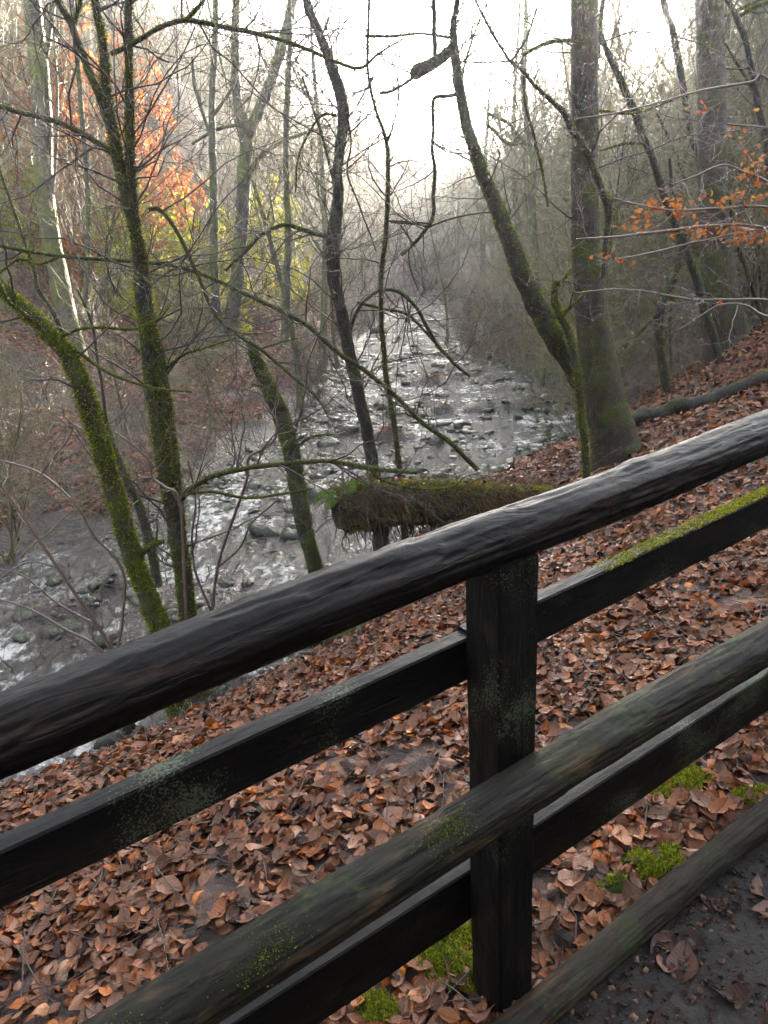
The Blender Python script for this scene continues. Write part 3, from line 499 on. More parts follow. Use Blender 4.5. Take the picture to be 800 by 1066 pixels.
tree('thin_sapling', 'very thin dark upright sapling right of the crooked tree', 'tree',
     [[(424, 575, 7), (415, 480, 6), (410, 440, 5.5), (402, 390, 5.5), (398, 340, 5), (397, 290, 5), (402, 245, 5), (404, 205, 5), (403, 150, 4), (390, 110, 3), (383, 70, 3), (384, 20, 3), (385, -60, 2.5), (380, -200, 1.5)]],
     [[(403, 150, 2.5), (412, 120, 2), (415, 90, 2), (408, 60, 1.5)], [(404, 230, 2), (425, 231, 2), (450, 233, 1.6)]], 8.7, bark='bark_dark', nfuzz=5000, twigs=(3, 4), tl=(.3, 1.), sides=8)
tree('leaning_tree', 'curved leaning tree with a thick broken stub near its top, left of the big trunk', 'tree',
     [[(632, 478, 26), (620, 425, 24), (604, 388, 25), (582, 355, 24), (562, 322, 22), (545, 290, 20), (530, 250, 18), (517, 215, 16), (502, 180, 14), (490, 145, 12), (481, 108, 11), (477, 75, 10), (473, 48, 9), (472, 25, 7), (477, 0, 6), (483, -60, 5), (478, -180, 4), (490, -320, 2)]],
     [[(474, 46, 10), (465, 56, 11), (455, 63, 12), (445, 68, 13), (436, 74, 14), (430, 80, 10)], [(453, 63, 5), (453, 30, 5), (452, 0, 5), (449, -80, 4), (452, -200, 2)],
      [(477, 98, 4), (465, 100, 4), (452, 103, 4), (451, 130, 3.5), (450, 155, 3.5), (453, 178, 4), (451, 200, 4), (450, 228, 4), (440, 244, 4), (428, 256, 3.5), (418, 266, 3)], [(450, 236, 2.5), (430, 233, 2.5), (407, 231, 2)], [(448, 236, 2), (470, 228, 2), (500, 222, 1.6), (530, 220, 1.4)], [(432, 256, 2.5), (424, 244, 2.5), (417, 234, 2)],
      [(474, 40, 3), (440, 35, 2.5), (410, 38, 3), (380, 38, 3)], [(478, 64, 2), (500, 65, 2), (530, 64, 2), (545, 66, 1.5)], [(436, 75, 3), (425, 85, 3), (408, 95, 3), (395, 97, 2.5)], [(480, 90, 3), (486, 60, 2.5), (500, 20, 2), (520, -20, 2)]], 8.8, bark='bark_dark', nfuzz=12000, twigs=(5, 5), tl=(.4, 2.0), sides=16, tw_t=(.35, 1))
tree('large_tree', 'large straight dark trunk rising right of centre from the bank above the handrail', 'tree',
     [[(648, 500, 72), (641, 468, 54), (632, 430, 45), (626, 395, 41), (619, 350, 37), (613, 300, 33), (610, 250, 30), (609, 190, 29), (609, 100, 28), (609, 0, 28), (608, -150, 25), (612, -400, 15)]],
     [[(597, 42, 4), (580, 43, 4), (565, 47, 4), (545, 58, 3)], [(620, 30, 6), (622, 60, 5), (628, 0, 5), (630, -60, 4)], [(622, 115, 3), (660, 118, 2), (700, 105, 2)]], 8.4, bark='bark_beech', nfuzz=9000, twigs=(2, 5), tl=(.6, 2.4), sides=24, fuzzlen=(.006, .02), tw_t=(.55, 1))
tree('climbing_stem', 'thick twisted woody stem crossing in front of the large straight trunk', 'vine',
     [[(628, 290, 4), (629, 262, 5), (633, 235, 6), (632, 212, 9), (624, 190, 8), (616, 168, 7), (607, 150, 8), (598, 138, 7), (590, 122, 7), (578, 108, 5), (560, 92, 4), (545, 75, 3.5), (530, 62, 3), (505, 20, 3), (480, -30, 2)]],
     [[(533, 64, 2.5), (548, 40, 2.5), (562, 0, 2), (570, -30, 1.5)], [(545, 75, 3), (548, 110, 3), (557, 145, 3), (565, 180, 3), (571, 215, 2.5)]], 7.9, bark='bark_dark', nfuzz=1500, twigs=(3, 3), tl=(.2, .8), sides=10)
tree('forked_sapling', 'short mossy forked sapling in front of the base of the large trunk', 'tree',
     [[(612, 500, 8), (607, 450, 8), (604, 415, 8), (600, 380, 8), (592, 348, 8), (584, 330, 8), (578, 312, 8), (579, 292, 7)]],
     [[(586, 328, 5), (594, 320, 4), (603, 312, 3), (612, 300, 2)], [(578, 298, 3), (588, 290, 2), (595, 280, 1.5)]], 7.8, nfuzz=3000, twigs=(3, 3), tl=(.15, .5), sides=9)
tree('large_tree', 'reddish straight beech trunk at the right beside the sun', 'tree',
     [[(765, 385, 68), (757, 355, 46), (750, 310, 38), (745, 260, 31), (742, 200, 29), (741, 140, 28), (740, 70, 28), (739, 0, 28), (738, -200, 24), (740, -450, 14)]],
     [[(755, 175, 5), (760, 210, 5), (770, 260, 5), (784, 300, 5), (795, 335, 5)], [(744, 20, 4), (765, 12, 4), (800, -5, 3)]], 11.6, bark='bark_beech', nfuzz=3500, twigs=(1, 3), tl=(.6, 1.8), sides=24, tw_t=(.5, 1))
tree('slanting_tree', 'thin tree slanting down rightwards between the two large trunks', 'tree',
     [[(748, 372, 9), (738, 335, 9), (725, 290, 9), (712, 252, 8), (700, 225, 8), (688, 190, 8), (676, 155, 8), (660, 115, 8), (645, 82, 7), (630, 48, 6), (618, 10, 5), (600, -60, 3)]],
     [[(675, 150, 3), (650, 150, 3), (622, 158, 2)]], 10.5, bark='bark_dark', nfuzz=2500, twigs=(2.5, 4), tl=(.4, 1.4))
tree('slanting_tree', 'thin dark stem bending in front of the sun', 'tree',
     [[(742, 360, 7), (738, 250, 6), (728, 165, 7), (722, 150, 6), (715, 115, 6), (708, 70, 7), (700, 30, 7), (690, 0, 7), (680, -60, 5), (672, -180, 3)]],
     [[(715, 190, 3), (705, 165, 3), (690, 130, 2.5), (684, 118, 2)]], 14., bark='bark_dark', nfuzz=0, twigs=(1, 3), tl=(.4, 1.3), bmoss=0)
tree('slanting_tree', 'dark branching tree at the top right corner of the view', 'tree',
     [[(840, 350, 10), (812, 250, 9), (798, 150, 8), (790, 110, 8), (783, 75, 7), (775, 40, 6), (766, 18, 6), (745, -30, 5), (730, -100, 3)]],
     [[(768, 18, 4), (785, 8, 4), (810, 0, 3)], [(788, 100, 3), (770, 70, 3), (755, 45, 2)]], 10., bark='bark_dark', nfuzz=1500, twigs=(2, 4), tl=(.4, 1.3))
tree('small_trunk', 'short dark bent trunk on the slope between the two large trunks', 'tree',
     [[(696, 415, 10), (690, 385, 9), (686, 350, 9), (688, 320, 9), (697, 300, 8), (705, 280, 6), (708, 250, 5), (700, 200, 4), (697, 165, 3)]], [[(690, 320, 4), (672, 340, 3), (660, 352, 2)]], 11., bark='bark_dark', nfuzz=2500, twigs=(3, 4), tl=(.3, .9))
tree('pale_twigged_sapling', 'slim brown stem rising behind the leaning mossy trunk at left', 'tree',
     [[(165, 610, 9), (150, 540, 10), (133, 500, 10), (122, 478, 9), (110, 440, 6), (92, 400, 5), (75, 370, 5), (58, 330, 5), (40, 300, 5), (35, 280, 4), (15, 220, 3), (-10, 150, 3)]],
     [[(120, 470, 3), (112, 440, 3), (106, 400, 3), (100, 360, 3), (94, 330, 3), (80, 300, 2)]], 9.2, bark='bark_dark', twig='twig_pale', nfuzz=5000, twigs=(3, 4), tl=(.3, 1.))
tree('bare_shrub', 'arching pale bare shrub in front of the leaning mossy trunk', 'shrub',
     [[(124, 700, 5), (112, 668, 4.5), (78, 617, 4), (46, 570, 3.5), (23, 536, 3), (6, 512, 2.5), (-20, 480, 2)]],
     [[(118, 690, 3.5), (95, 668, 3), (66, 654, 2.6), (43, 640, 2.2), (15, 628, 2), (-20, 620, 1.5)], [(120, 690, 3), (128, 640, 3), (128, 594, 3), (97, 555, 2.8), (78, 524, 2.6), (43, 493, 2.5), (0, 479, 2), (-40, 470, 1.5)], [(43, 493, 2.4), (58, 473, 2.2), (68, 462, 2), (76, 446, 1.6)],
      [(100, 650, 2.6), (60, 628, 2.2), (25, 600, 2), (0, 592, 1.5)], [(60, 590, 2.4), (30, 585, 2), (0, 602, 1.6)]], 6.4, bark='twig_pale', twig='twig_pale', nfuzz=0, bmoss=0, twigs=(3, 4), tl=(.2, .8), sides=6, tw_t=(.2, 1))
tree('bare_shrub', 'pale thin curling shoots rising behind the arching mossy branch', 'shrub',
     [[(232, 690, 4), (222, 640, 3.5), (228, 586, 3), (243, 540, 3), (257, 500, 3), (259, 477, 3), (275, 467, 3), (287, 456, 3), (288, 439, 2.6), (277, 423, 2), (268, 410, 1.5)]],
     [[(257, 492, 2.4), (248, 480, 2), (238, 470, 1.6)], [(222, 640, 3), (205, 600, 2.6), (200, 560, 2.4), (204, 520, 2), (196, 480, 1.6)], [(228, 590, 2.4), (250, 570, 2.2), (262, 545, 2), (290, 520, 1.6)]], 6.9, bark='twig_pale', twig='twig_pale', nfuzz=0, bmoss=0, twigs=(3, 4), tl=(.2, .7), sides=6, tw_t=(.2, 1))
tree('bare_shrub', 'pale forked shoot leaning across the twin stemmed mossy tree', 'shrub',
     [[(196, 700, 3.5), (192, 600, 3), (187, 522, 3), (172, 507, 3), (159, 497, 3), (155, 479, 2.6), (137, 462, 2.2), (120, 450, 1.6)]], [[(159, 497, 2.4), (140, 500, 2), (132, 512, 1.6)]], 6.2, bark='twig_pale', twig='twig_pale', nfuzz=0, bmoss=0, twigs=(3, 3), tl=(.2, .6), sides=6, tw_t=(.2, 1))
# beech sapling reaching in from the right with orange leaves
def leafy(o, mk, n, mat, size=(.035, .06), sel=None):
    P = np.concatenate([p.reshape(-1, 3) for p in mk]); P = P[rng.choice(len(P), min(n, len(P)*3))]+rng.normal(size=(min(n, len(P)*3), 3))*.03
    if sel is not None: P = P[sel(P)]
    V, Q = scatter_leaves(P, np.tile([0, -.3, .6], (len(P), 1)), rng.uniform(size[0], size[1], len(P)), T_far, .9); return mesh('leaves', V, Q, M[mat], o)
br = [[(870, 250, 5), (800, 237, 3.5), (762, 234, 3), (714, 238, 3), (646, 246, 2.5), (600, 249, 2)], [(870, 240, 4), (800, 216, 3), (750, 217, 3), (701, 219, 2.5), (660, 212, 2), (638, 206, 1.6)], [(865, 260, 4), (800, 240, 3), (765, 244, 2.5), (722, 253, 2), (680, 263, 2), (643, 270, 1.5)],
      [(870, 140, 4), (800, 82, 3), (782, 86, 3), (732, 94, 2.5), (689, 106, 2), (640, 118, 2), (600, 124, 1.5)], [(870, 230, 4), (800, 190, 3), (775, 180, 2.5), (752, 172, 2), (722, 184, 2), (700, 192, 1.5)], [(870, 150, 4), (800, 134, 2.5), (755, 129, 2)],
      [(865, 330, 4), (800, 313, 3), (760, 312, 2.5), (721, 312, 2.5), (676, 304, 2), (640, 301, 1.8), (600, 305, 1.5)], [(862, 340, 4), (800, 330, 3), (777, 318, 2.5), (752, 317, 2), (734, 326, 2), (705, 345, 1.5)]]
o = tree('beech_sapling', 'young beech at the right edge with pale twigs and orange leaves held before the trunks', 'tree', [[(900, 430, 14), (880, 330, 12), (872, 220, 10), (870, 120, 8), (865, -50, 5)]], br, 6.3, bark='twig_pale', twig='twig_pale', nfuzz=0, bmoss=0, twigs=(4, 4), tl=(.15, .6), tw_t=(.2, 1), bias=(-.03, 0, .02))
mk = []
for (a, b, n_, s1, s2) in [(790, 185, 70, 22, 26), (775, 245, 80, 25, 10), (728, 238, 40, 20, 8), (690, 218, 35, 30, 8), (665, 235, 20, 12, 6), (755, 208, 25, 20, 6), (705, 210, 25, 18, 8), (740, 112, 7, 14, 5), (770, 130, 8, 20, 15), (752, 315, 5, 4, 3), (642, 270, 10, 20, 4)]:
    q = np.column_stack([rng.normal(a, s1*.7, n_), rng.normal(b, s2*.7, n_)]); mk.append(np.array([PY(u, v, 6.3+rng.normal()*.12) for u, v in q]))
P = np.concatenate(mk); V, Q = scatter_leaves(P, np.tile([0, -.5, .5], (len(P), 1)), rng.uniform(.035, .06, len(P)), [leaf_template(5, 3, c, f, .55, 0, 0) for c, f in [(.6, .6), (-.5, .5), (.9, .3)]], .9); mesh('leaves', V, Q, M['orange_leaf'], o)
# ------------------------------------------------------------------ fallen log over the stream
A = PY(352, 532, 7.1); B = PY(585, 522, 8.3); d = (B-A); Lg = np.linalg.norm(d); ex = d/Lg; ctr = spline([A, A+d*.3+np.array([0, 0, .05]), A+d*.7, B+ex*.6-np.array([0, 0, .1])], 90)
Rl = np.interp(np.linspace(0, 1, 90), [0, .04, .3, .7, 1], [.17, .235, .22, .2, .19]); V, Q = tubes(ctr[None], Rl[None], 32)
c = np.repeat(ctr, 32, 0); V = c+(V-c)*(1+.34*noise(V, 3.2, 3)+.13*noise(V, 13, 3)-.10*np.abs(noise(V*np.array([.4, 1, 1]), 22, 2)))[:, None]
LG = empty('fallen_log', tuple(A), 'thick dark fallen log topped with moss and dry grass, jutting over the stream', 'log')
M['rot'] = mat_bark('rotten_log_wood', (.010, .007, .006), (.05, .032, .022), (.05, .06, .015), .33, 6, .5); 
cap = [np.array([[len(V), j, (j+1) % 32, len(V)]]) for j in range(32)]; V2 = np.vstack([V, ctr[0]+ex*.06]); Q2 = np.vstack([Q]+cap); mesh('trunk', V2, Q2, M['rot'], LG)
m = 9000; i = rng.integers(0, 84, m); i = i[noise(ctr[i]*6, 1.7, 2)+rng.normal(size=m)*.25 > 0]; m = len(i); a = rng.uniform(.55, 1.55, m)*rng.choice([-1, 1], m); side = nrm(np.cross(ex, [0, 0, 1.])); nn = np.outer(np.sin(a), side)+np.outer(np.cos(a), [0, 0, 1.]); p0 = ctr[i]+nn*Rl[i][:, None]*.95+np.outer(rng.normal(size=m)*.02, ex)
dd = nrm(nn+rng.normal(size=(m, 3))*.45); G = np.zeros((m, 5, 3)); G[:, 0] = p0; st = rng.uniform(.02, .075, m)[:, None]
for k in range(1, 5): G[:, k] = G[:, k-1]+dd*st; dd = nrm(dd+np.array([0, 0, -.55])+rng.normal(size=(m, 3))*.1)
mesh('dry_grass', *tubes(G, np.linspace(1, .3, 5)[None]*np.full((m, 1), .0042), 3), M['straw'], LG)
m = 260; i = rng.integers(0, 84, m); a = rng.uniform(2., 4.3, m); nn = np.outer(np.sin(a), side)+np.outer(np.cos(a), [0, 0, 1.]); p0 = ctr[i]+nn*Rl[i][:, None]*.8; ra_, rr_ = grow(np.stack([p0, p0+nn*.05], 1), np.full((m, 2), .008), 1, (0, 1), (0, 50), (.08, .38), 7, .3, (0, 0, -.25), .9, .003); mesh('roots', *tubes(ra_, rr_, 4), M['twig_dark'], LG)
V, Q = fuzz(ctr[:82], Rl[:82]*1.06, 26000, (.015, .05), .9); mesh('moss', V, Q, M['moss_yellow'], LG)
lx = rng.integers(4, 80, 160); lp = ctr[lx]+np.array([0, 0, 1.])*(Rl[lx]*1.08)[:, None]+rng.normal(size=(160, 3))*np.array([.05, .08, .01]); mesh('leaves', *scatter_leaves(lp, np.tile([0, 0, 1.], (160, 1)), rng.uniform(.05, .09, 160), T_near, .5), M['litter'], LG)
def fern(loc, n, R, label, face=None, grp=None):
    o = empty('fern', tuple(loc), label, 'fern', grp); st = []; lf = []
    for k in range(n):
        az = rng.uniform(0, 6.28) if face is None else face+rng.normal()*.7; d = np.array([math.cos(az)*.8, math.sin(az)*.8, .7]); p = [np.array(loc, float)]
        for j in range(9): p.append(p[-1]+d/np.linalg.norm(d)*R/9); d = d+np.array([0, 0, -.2])
        p = np.array(p); st.append(p); T = nrm(np.gradient(p, axis=0)); s = nrm(np.cross(T, [0, 0, 1.]))
        for j in range(1, 10):
            for f in np.linspace(0, .9, 3):
                if j == 9 and f > 0: continue
                b = p[j]*(1-f)+p[min(j+1, 9)]*f; w = R*.24*math.sin(math.pi*min(1, (j+f)/10.5+.08))
                for sg_ in (-1, 1): e = b+s[j]*sg_*w+T[j]*w*.35-np.array([0, 0, w*.25]); lf.append([b-T[j]*R*.012, b+T[j]*R*.018, e+T[j]*R*.01, e])
    st = np.array(st); mesh('stems', *tubes(st, np.full(st.shape[:2], .0025), 3), M['fern'], o); lf = np.array(lf).reshape(-1, 3); mesh('fronds', lf, np.arange(len(lf)).reshape(-1, 4), M['fern'], o, False); return o
fern(PY(352, 518, 7.05)+np.array([0, 0, .0]), 12, .30, 'bright green fern on the sawn left end of the fallen log', 3.4)
fern(PY(372, 506, 7.15), 8, .22, 'small bright fern on top of the fallen log near its left end')
def ground_hit(px, py):
    t = np.linspace(2, 40, 1500); P = CAM+ray(px, py)*t[:, None]; k = np.argmax(P[:, 2] < H(P[:, 0], P[:, 1])); return P[k]
M['bark_undercut'] = mat_bark('undercut_log_bark', (.006, .005, .004), (.04, .028, .02), (.04, .05, .01), .22, 8)
A2 = ground_hit(652, 446)+np.array([0, 0, .05]); B2 = ground_hit(800, 398)+np.array([0, 0, .05]); d2 = B2-A2; c2_ = spline([A2-d2*.1-np.array([0, 0, .15]), A2, A2+d2*.5+np.array([0, 0, .03]), B2, B2+d2*.3-np.array([0, 0, .1])], 80); c2_[:, 2] = np.minimum(c2_[:, 2], H(c2_[:, 0], c2_[:, 1])+.06)
R2 = np.interp(np.linspace(0, 1, 80), [0, .1, .6, 1], [.07, .11, .10, .07]); V, Q = tubes(c2_[None], R2[None], 26); cc = np.repeat(c2_, 26, 0); V = cc+(V-cc)*(1+.2*noise(V, 4, 3)+.06*noise(V, 16, 3))[:, None]
L2 = empty('fallen_log', tuple(c2_[10]), 'dark log added in place of the shaded bank undercut just above the right end of the handrail', 'log'); mesh('trunk', V, Q, M['bark_undercut'], L2); V, Q = fuzz(c2_, R2, 1800, (.008, .02), .3); mesh('moss', V, Q, M['moss_blade'], L2)  # added log stands in for the dark shade under the bank lip
# ------------------------------------------------------------------ stones
def stone(seed):
    n = 9; u = np.linspace(.02, math.pi-.02, n); v = np.arange(14)*2*math.pi/14; U, Vv = np.meshgrid(u, v, indexing='ij'); p = np.stack([np.sin(U)*np.cos(Vv), np.sin(U)*np.sin(Vv), np.cos(U)*.5], -1).reshape(-1, 3)
    p = p*(1+.42*noise(p+seed*5, 1.5, 4))[:, None]; i = (np.arange(n-1)[:, None]*14+np.arange(14)[None]); s2 = (np.arange(n-1)[:, None]*14+((np.arange(14)+1) % 14)[None]); return p, np.stack([i, s2, s2+14, i+14], -1).reshape(-1, 4)
protos = []; cnt = 0
spots = []
for (a, b, sx, sy, n_) in [(400, 420, 40, 30, 34), (440, 450, 30, 20, 26), (370, 450, 28, 22, 18), (480, 440, 30, 12, 12), (440, 380, 25, 8, 10), (300, 520, 40, 40, 26), (80, 650, 60, 35, 30), (200, 620, 50, 30, 18), (560, 450, 25, 22, 8), (420, 350, 20, 8, 8), (60, 760, 40, 20, 6)]:
    for _ in range(n_): q = on_level(rng.normal(a, sx), rng.normal(b, sy), WL); spots.append(q)
spots = [q for q in spots if river_dist(np.array([q[0]]), np.array([q[1]]))[0] < .1 and q[1] > 4]
for k, q in enumerate(spots):
    s = rng.choice([.05, .08, .12, .2], p=[.3, .35, .25, .1])*rng.uniform(.8, 1.3)*(1+max(0, q[1]-12)*.03)
    if k < 6: V, Q = stone(k); o = mesh('stream_stone', V, Q, M['stone'], origin=(0, 0, 0)); protos.append(o)
    else: o = protos[k % 6].copy(); COL.objects.link(o)
    o.location = (q[0], q[1], WL-.02*s); o.scale = (s*rng.uniform(.8, 1.5), s*rng.uniform(.7, 1.1), s*rng.uniform(.7, 1.5)); o.rotation_euler = (rng.normal()*.15, rng.normal()*.15, rng.uniform(0, 6.28))
    tag(o, 'dark wet stone standing out of the shallow stream', 'stone', 'dark stones breaking the surface of the stream')
# shingle: uncounted small cobbles along the shallows
def shingle(n, xr, yr, lo, hi, size, seed):
    x = rng.uniform(*xr, n); y = rng.uniform(*yr, n); d = river_dist(x, y); msk = noise(np.stack([x, y, 0*x], -1), .9, 3)
    k = (d > lo) & (d < hi) & (msk+.35*(d > -.8) > rng.uniform(-.2, .55, n)) & in_view(np.stack([x, y, 0*x+WL], -1), 100, 100); x, y = x[k], y[k]; z = np.minimum(np.maximum(H(x, y), WL-.03), WL+.35)
    V0, Q0 = stone(seed); T = [(V0, Q0, np.zeros((len(V0), 2)))]; V1, Q1 = stone(seed+3); T.append((V1, Q1, np.zeros((len(V1), 2))))
    sz = rng.uniform(*size, len(x))*rng.choice([.6, 1, 1.6], len(x), p=[.5, .4, .1])*(1+np.maximum(0, y-12)*.02); print('shingle', len(x)); return scatter_leaves(np.stack([x, y, z], -1), np.tile([0, 0, 1.], (len(x), 1)), sz, T, .25)
tag(mesh('stream_shingle', *merge([shingle(17000, (-14, 3), (4.5, 17), -2.6, .5, (.025, .075), 2), shingle(5000, (-4, 8), (12, 34), -3., .3, (.05, .11), 5)]), M['stone']), 'wet dark cobbles crowding the shallow stream bed', 'shingle', kind='stuff')
# mossy boulder / root mass below the handrail
def boulder(px, py, Y, r, name, label, cat, mat='bark_moss', sq=(1.2, .8, .7)):
    p, q = stone(rng.integers(50)); c = PY(px, py, Y); o = empty(name, tuple(c), label, cat); n = 26; u = np.linspace(.02, math.pi-.02, n); v = np.arange(40)*2*math.pi/40; U, W = np.meshgrid(u, v, indexing='ij')
    p = np.stack([np.sin(U)*np.cos(W), np.sin(U)*np.sin(W), np.cos(U)], -1).reshape(-1, 3); p = p*np.array(sq)*r*(1+.25*noise(p+c, 1.3, 4))[:, None]+c; i = (np.arange(n-1)[:, None]*40+np.arange(40)[None]); s2 = (np.arange(n-1)[:, None]*40+((np.arange(40)+1) % 40)[None])
    mesh('body', p, np.stack([i, s2, s2+40, i+40], -1).reshape(-1, 4), M[mat], o); k = rng.choice(len(p), 2600); nn = nrm(p[k]-c); k2 = nn[:, 2] > -.2; mesh('moss', *clump_blades(p[k][k2], nn[k2], 3, (.008, .025), .003, .02), M['moss_blade'], o); return o
boulder(372, 655, 7.6, .30, 'mossy_stump', 'low green mossy stump on the bank below the handrail', 'stump', sq=(1.9, .8, .7))
boulder(682, 438, 11.2, .35, 'mossy_mound', 'rounded green mossy mound on the slope right of the large trunk', 'mound', sq=(1.5, .9, .6))
boulder(195, 790, 6.0, .22, 'mossy_stump', 'mossy root hump at the foot of the leaning tree beside the water', 'stump', sq=(1.3, 1, .7))
# cliff patch on the left hillside
c = PY(163, 175, 34); n = 40; g = np.linspace(-1, 1, n); GU, GV = np.meshgrid(g, g); p = np.stack([c[0]+GU*1.5, c[1]+GU*.5+1.2*(GU**2+GV**2), c[2]+GV*3.6], -1).reshape(-1, 3); p = p+np.stack([0*p[:, 0], noise(p, .9, 4)*.6, noise(p+5, .8, 3)*.3], -1)
back = p+np.array([0, 2.5, 0]); ii = (np.arange(n-1)[:, None]*n+np.arange(n-1)[None]).ravel(); Qf = np.stack([ii, ii+1, ii+n+1, ii+n], -1)
tag(mesh('rock_outcrop', np.vstack([p, back]), np.vstack([Qf, Qf[:, ::-1]+n*n]), M['cliff'], origin=tuple(c)), 'pale sunlit rock face high on the left hillside behind the trees', 'rock')
# ------------------------------------------------------------------ background trees
def bg_proto(h, r, lean, nb, kind, low=.2, bushy=False):
    K = 14; t = np.linspace(0, 1, K); ph = rng.uniform(0, 6.28, 2); P = np.stack([lean*h*t**1.4+.18*np.sin(t*5+ph[0]), .16*np.sin(t*6+ph[1]), h*t], -1); R = r*(1-t*.85); R[0] *= 1.5
    tv = tubes(P[None], R[None], 8); br = []
    a, ra = grow(P[None], R[None], nb, (low, .98), (30, 65) if not bushy else (50, 95), (.14*h, .34*h) if not bushy else (.35*h, .8*h), 8, .16, (0, 0, .12) if not bushy else (0, 0, -.02), .55, .016); b, rb = grow(a, ra, 8, (.2, 1), (30, 60), (.05*h, .14*h), 6, .2, (0, 0, .08), .55, .009)
    c_, rc = grow(b, rb, 7, (.15, 1), (25, 60), (.03*h, .08*h), 4, .22, (0, 0, .03), .6, .006); br = [tubes(a, ra, 5), tubes(b, rb, 3), tubes(c_, rc, 3)]; return tv, merge(br), c_
PR = []
def make_bg(v, loc, label, group, h, r, lean, nb, leafmat=None, low=.2, nleaf=0, lsz=(.07, .12), name='bare_tree'):
    o = empty(name, loc, label, 'tree', group); tv, cv, tw = bg_proto(h, r, lean, nb, v, low, bool(leafmat))
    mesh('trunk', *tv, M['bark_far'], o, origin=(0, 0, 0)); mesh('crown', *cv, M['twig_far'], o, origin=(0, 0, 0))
    if leafmat:
        P = tw.reshape(-1, 3); P = P[rng.choice(len(P), nleaf)]; mesh('leaves', *scatter_leaves(P, np.tile([0, 0, 1.], (nleaf, 1)), rng.uniform(*lsz, nleaf), T_far, .9), M[leafmat], o, origin=(0, 0, 0))
    return o
LBL = {'L': 'slender bare tree on the wooded left hillside beyond the stream', 'R': 'slender bare tree on the wooded right hillside', 'C': 'hazy bare tree far up the valley', 'B': 'unseen bare tree added behind the camera to block sky light'}
GRP = {'L': 'bare trees on the left hillside', 'R': 'bare trees on the right hillside', 'C': 'hazy trees up the valley', 'B': 'unseen trees added behind the camera'}
sun2 = np.array([.326, .924]); sun2 /= np.linalg.norm(sun2)
kinds = [(13, .13, .05, 20), (15, .17, -.04, 24), (11, .09, .1, 18), (16, .2, .02, 26), (12, .1, -.1, 20), (9, .07, .06, 20), (14, .12, -.02, 22)]
src = {}
placed = []
def place_bg(x, y, ki, s, rz, side):
    z = float(H(np.array([x]), np.array([y]))[0])-.15
    if ki not in src: o = make_bg(ki, (x, y, z), LBL[side], GRP[side], *kinds[ki]); src[ki] = o
    else: o = copy_tree(src[ki]); o['label'] = LBL[side]; o['group'] = GRP[side]
    o.location = (x, y, z); o.scale = (s, s, s); o.rotation_euler = (0, 0, rz); return o
tries = 0
while len(placed) < 270 and tries < 20000:
    tries += 1; y = 13+112*rng.random()**.8; x = rng.uniform(-.62, .66)*y*1.1+rng.uniform(-3, 3)
    if river_dist(np.array([x]), np.array([y]))[0] < 1.: continue
    if y < 24 and 0 < x < 14 and rng.random() < .6: continue
    az = x*sun2[1]-y*sun2[0]
    if abs(az) < 2.6 and rng.random() < (.93 if y < 36 else .45): continue
    if -8 < az < 4 and y < 60 and rng.random() < .6: continue
    pxx = float(scr(np.array([[x, y, 0.]]))[0][0])
    if -21 < az < -8 and y > 22 and rng.random() < .8: continue
    if -30 < pxx < 300 and y < 31 and rng.random() < .85: continue
    if y < 20 and x > -6 and x < 4: continue
    md = 1.6+y*.025
    if any((x-a)**2+(y-b)**2 < md*md for a, b in placed): continue
    placed.append((x, y)); ki = rng.integers(0, 7); s = rng.uniform(.75, 1.15)
    if abs(x-.11*y) < .08*y+3: s *= .7
    place_bg(x, y, ki, s, rng.uniform(0, 6.28), 'C' if y > 60 else ('L' if x < 0.08*y else 'R'))
usrc = []
for (hh, r_) in ((6.5, .035), (5, .025), (8, .045)):
    usrc.append([None, hh, r_])
def put_sap(x, y, k, s, label, grp):
    z = float(H(np.array([x]), np.array([y]))[0])-.05
    if usrc[k][0] is None: o = usrc[k][0] = make_bg(0, (0, 0, 0), label, grp, usrc[k][1], usrc[k][2], rng.uniform(-.15, .15), 26, low=.12, name='bare_sapling')
    else: o = copy_tree(usrc[k][0])
    tag(o, label, 'tree', grp); o.location = (x, y, z); o.scale = (s, s, s); o.rotation_euler = (0, 0, rng.uniform(0, 6.28))
k = 0
while k < 36:
    y = rng.uniform(10.5, 24); x = rng.uniform(-.6, .6)*y; dr = river_dist(np.array([x]), np.array([y]))[0]
    if dr < .3 or (x > 0 and y < 13) or (x > -.1*y and x < .25*y): continue
    if x < 0 and scr(np.array([[x, y, 0.]]))[0][0] < 300 and rng.random() < .85: continue
    sd_ = 'left' if x < 0 else 'right'; put_sap(x, y, k % 3, rng.uniform(.7, 1.15), 'thin twiggy sapling growing on the %s side of the stream' % sd_, 'thin saplings on the %s side' % sd_); k += 1
for (a_, Yd, ki, s) in [(330, 27, 0, 1.), (298, 22, 2, 1.), (380, 62, 6, .9), (545, 31, 0, .95), (505, 46, 3, .8), (478, 64, 1, .8), (405, 78, 3, .9), (772, 17, 2, 1.), (600, 27, 2, 1.05), (648, 31, 4, 1.05), (716, 29, 0, 1.), (636, 21, 5, 1.), (745, 21, 5, 1.1), (560, 24, 5, 1.), (460, 38, 5, 1.), (350, 30, 5, 1.1), (792, 25, 0, 1.), (765, 36, 3, 1.), (590, 36, 4, 1.), (560, 50, 1, .9), (430, 96, 6, .9), (455, 105, 1, .9), (530, 70, 0, .9), (310, 46, 1, 1.), (160, 34, 3, 1.), (15, 28, 1, 1.)]:
    q = PY(a_, 300, Yd); o = place_bg(q[0], q[1], ki, s, rng.uniform(0, 6.28), 'C' if Yd > 60 else ('L' if a_ < 420 else 'R')); o.scale = (s*1.15, s*1.15, s)
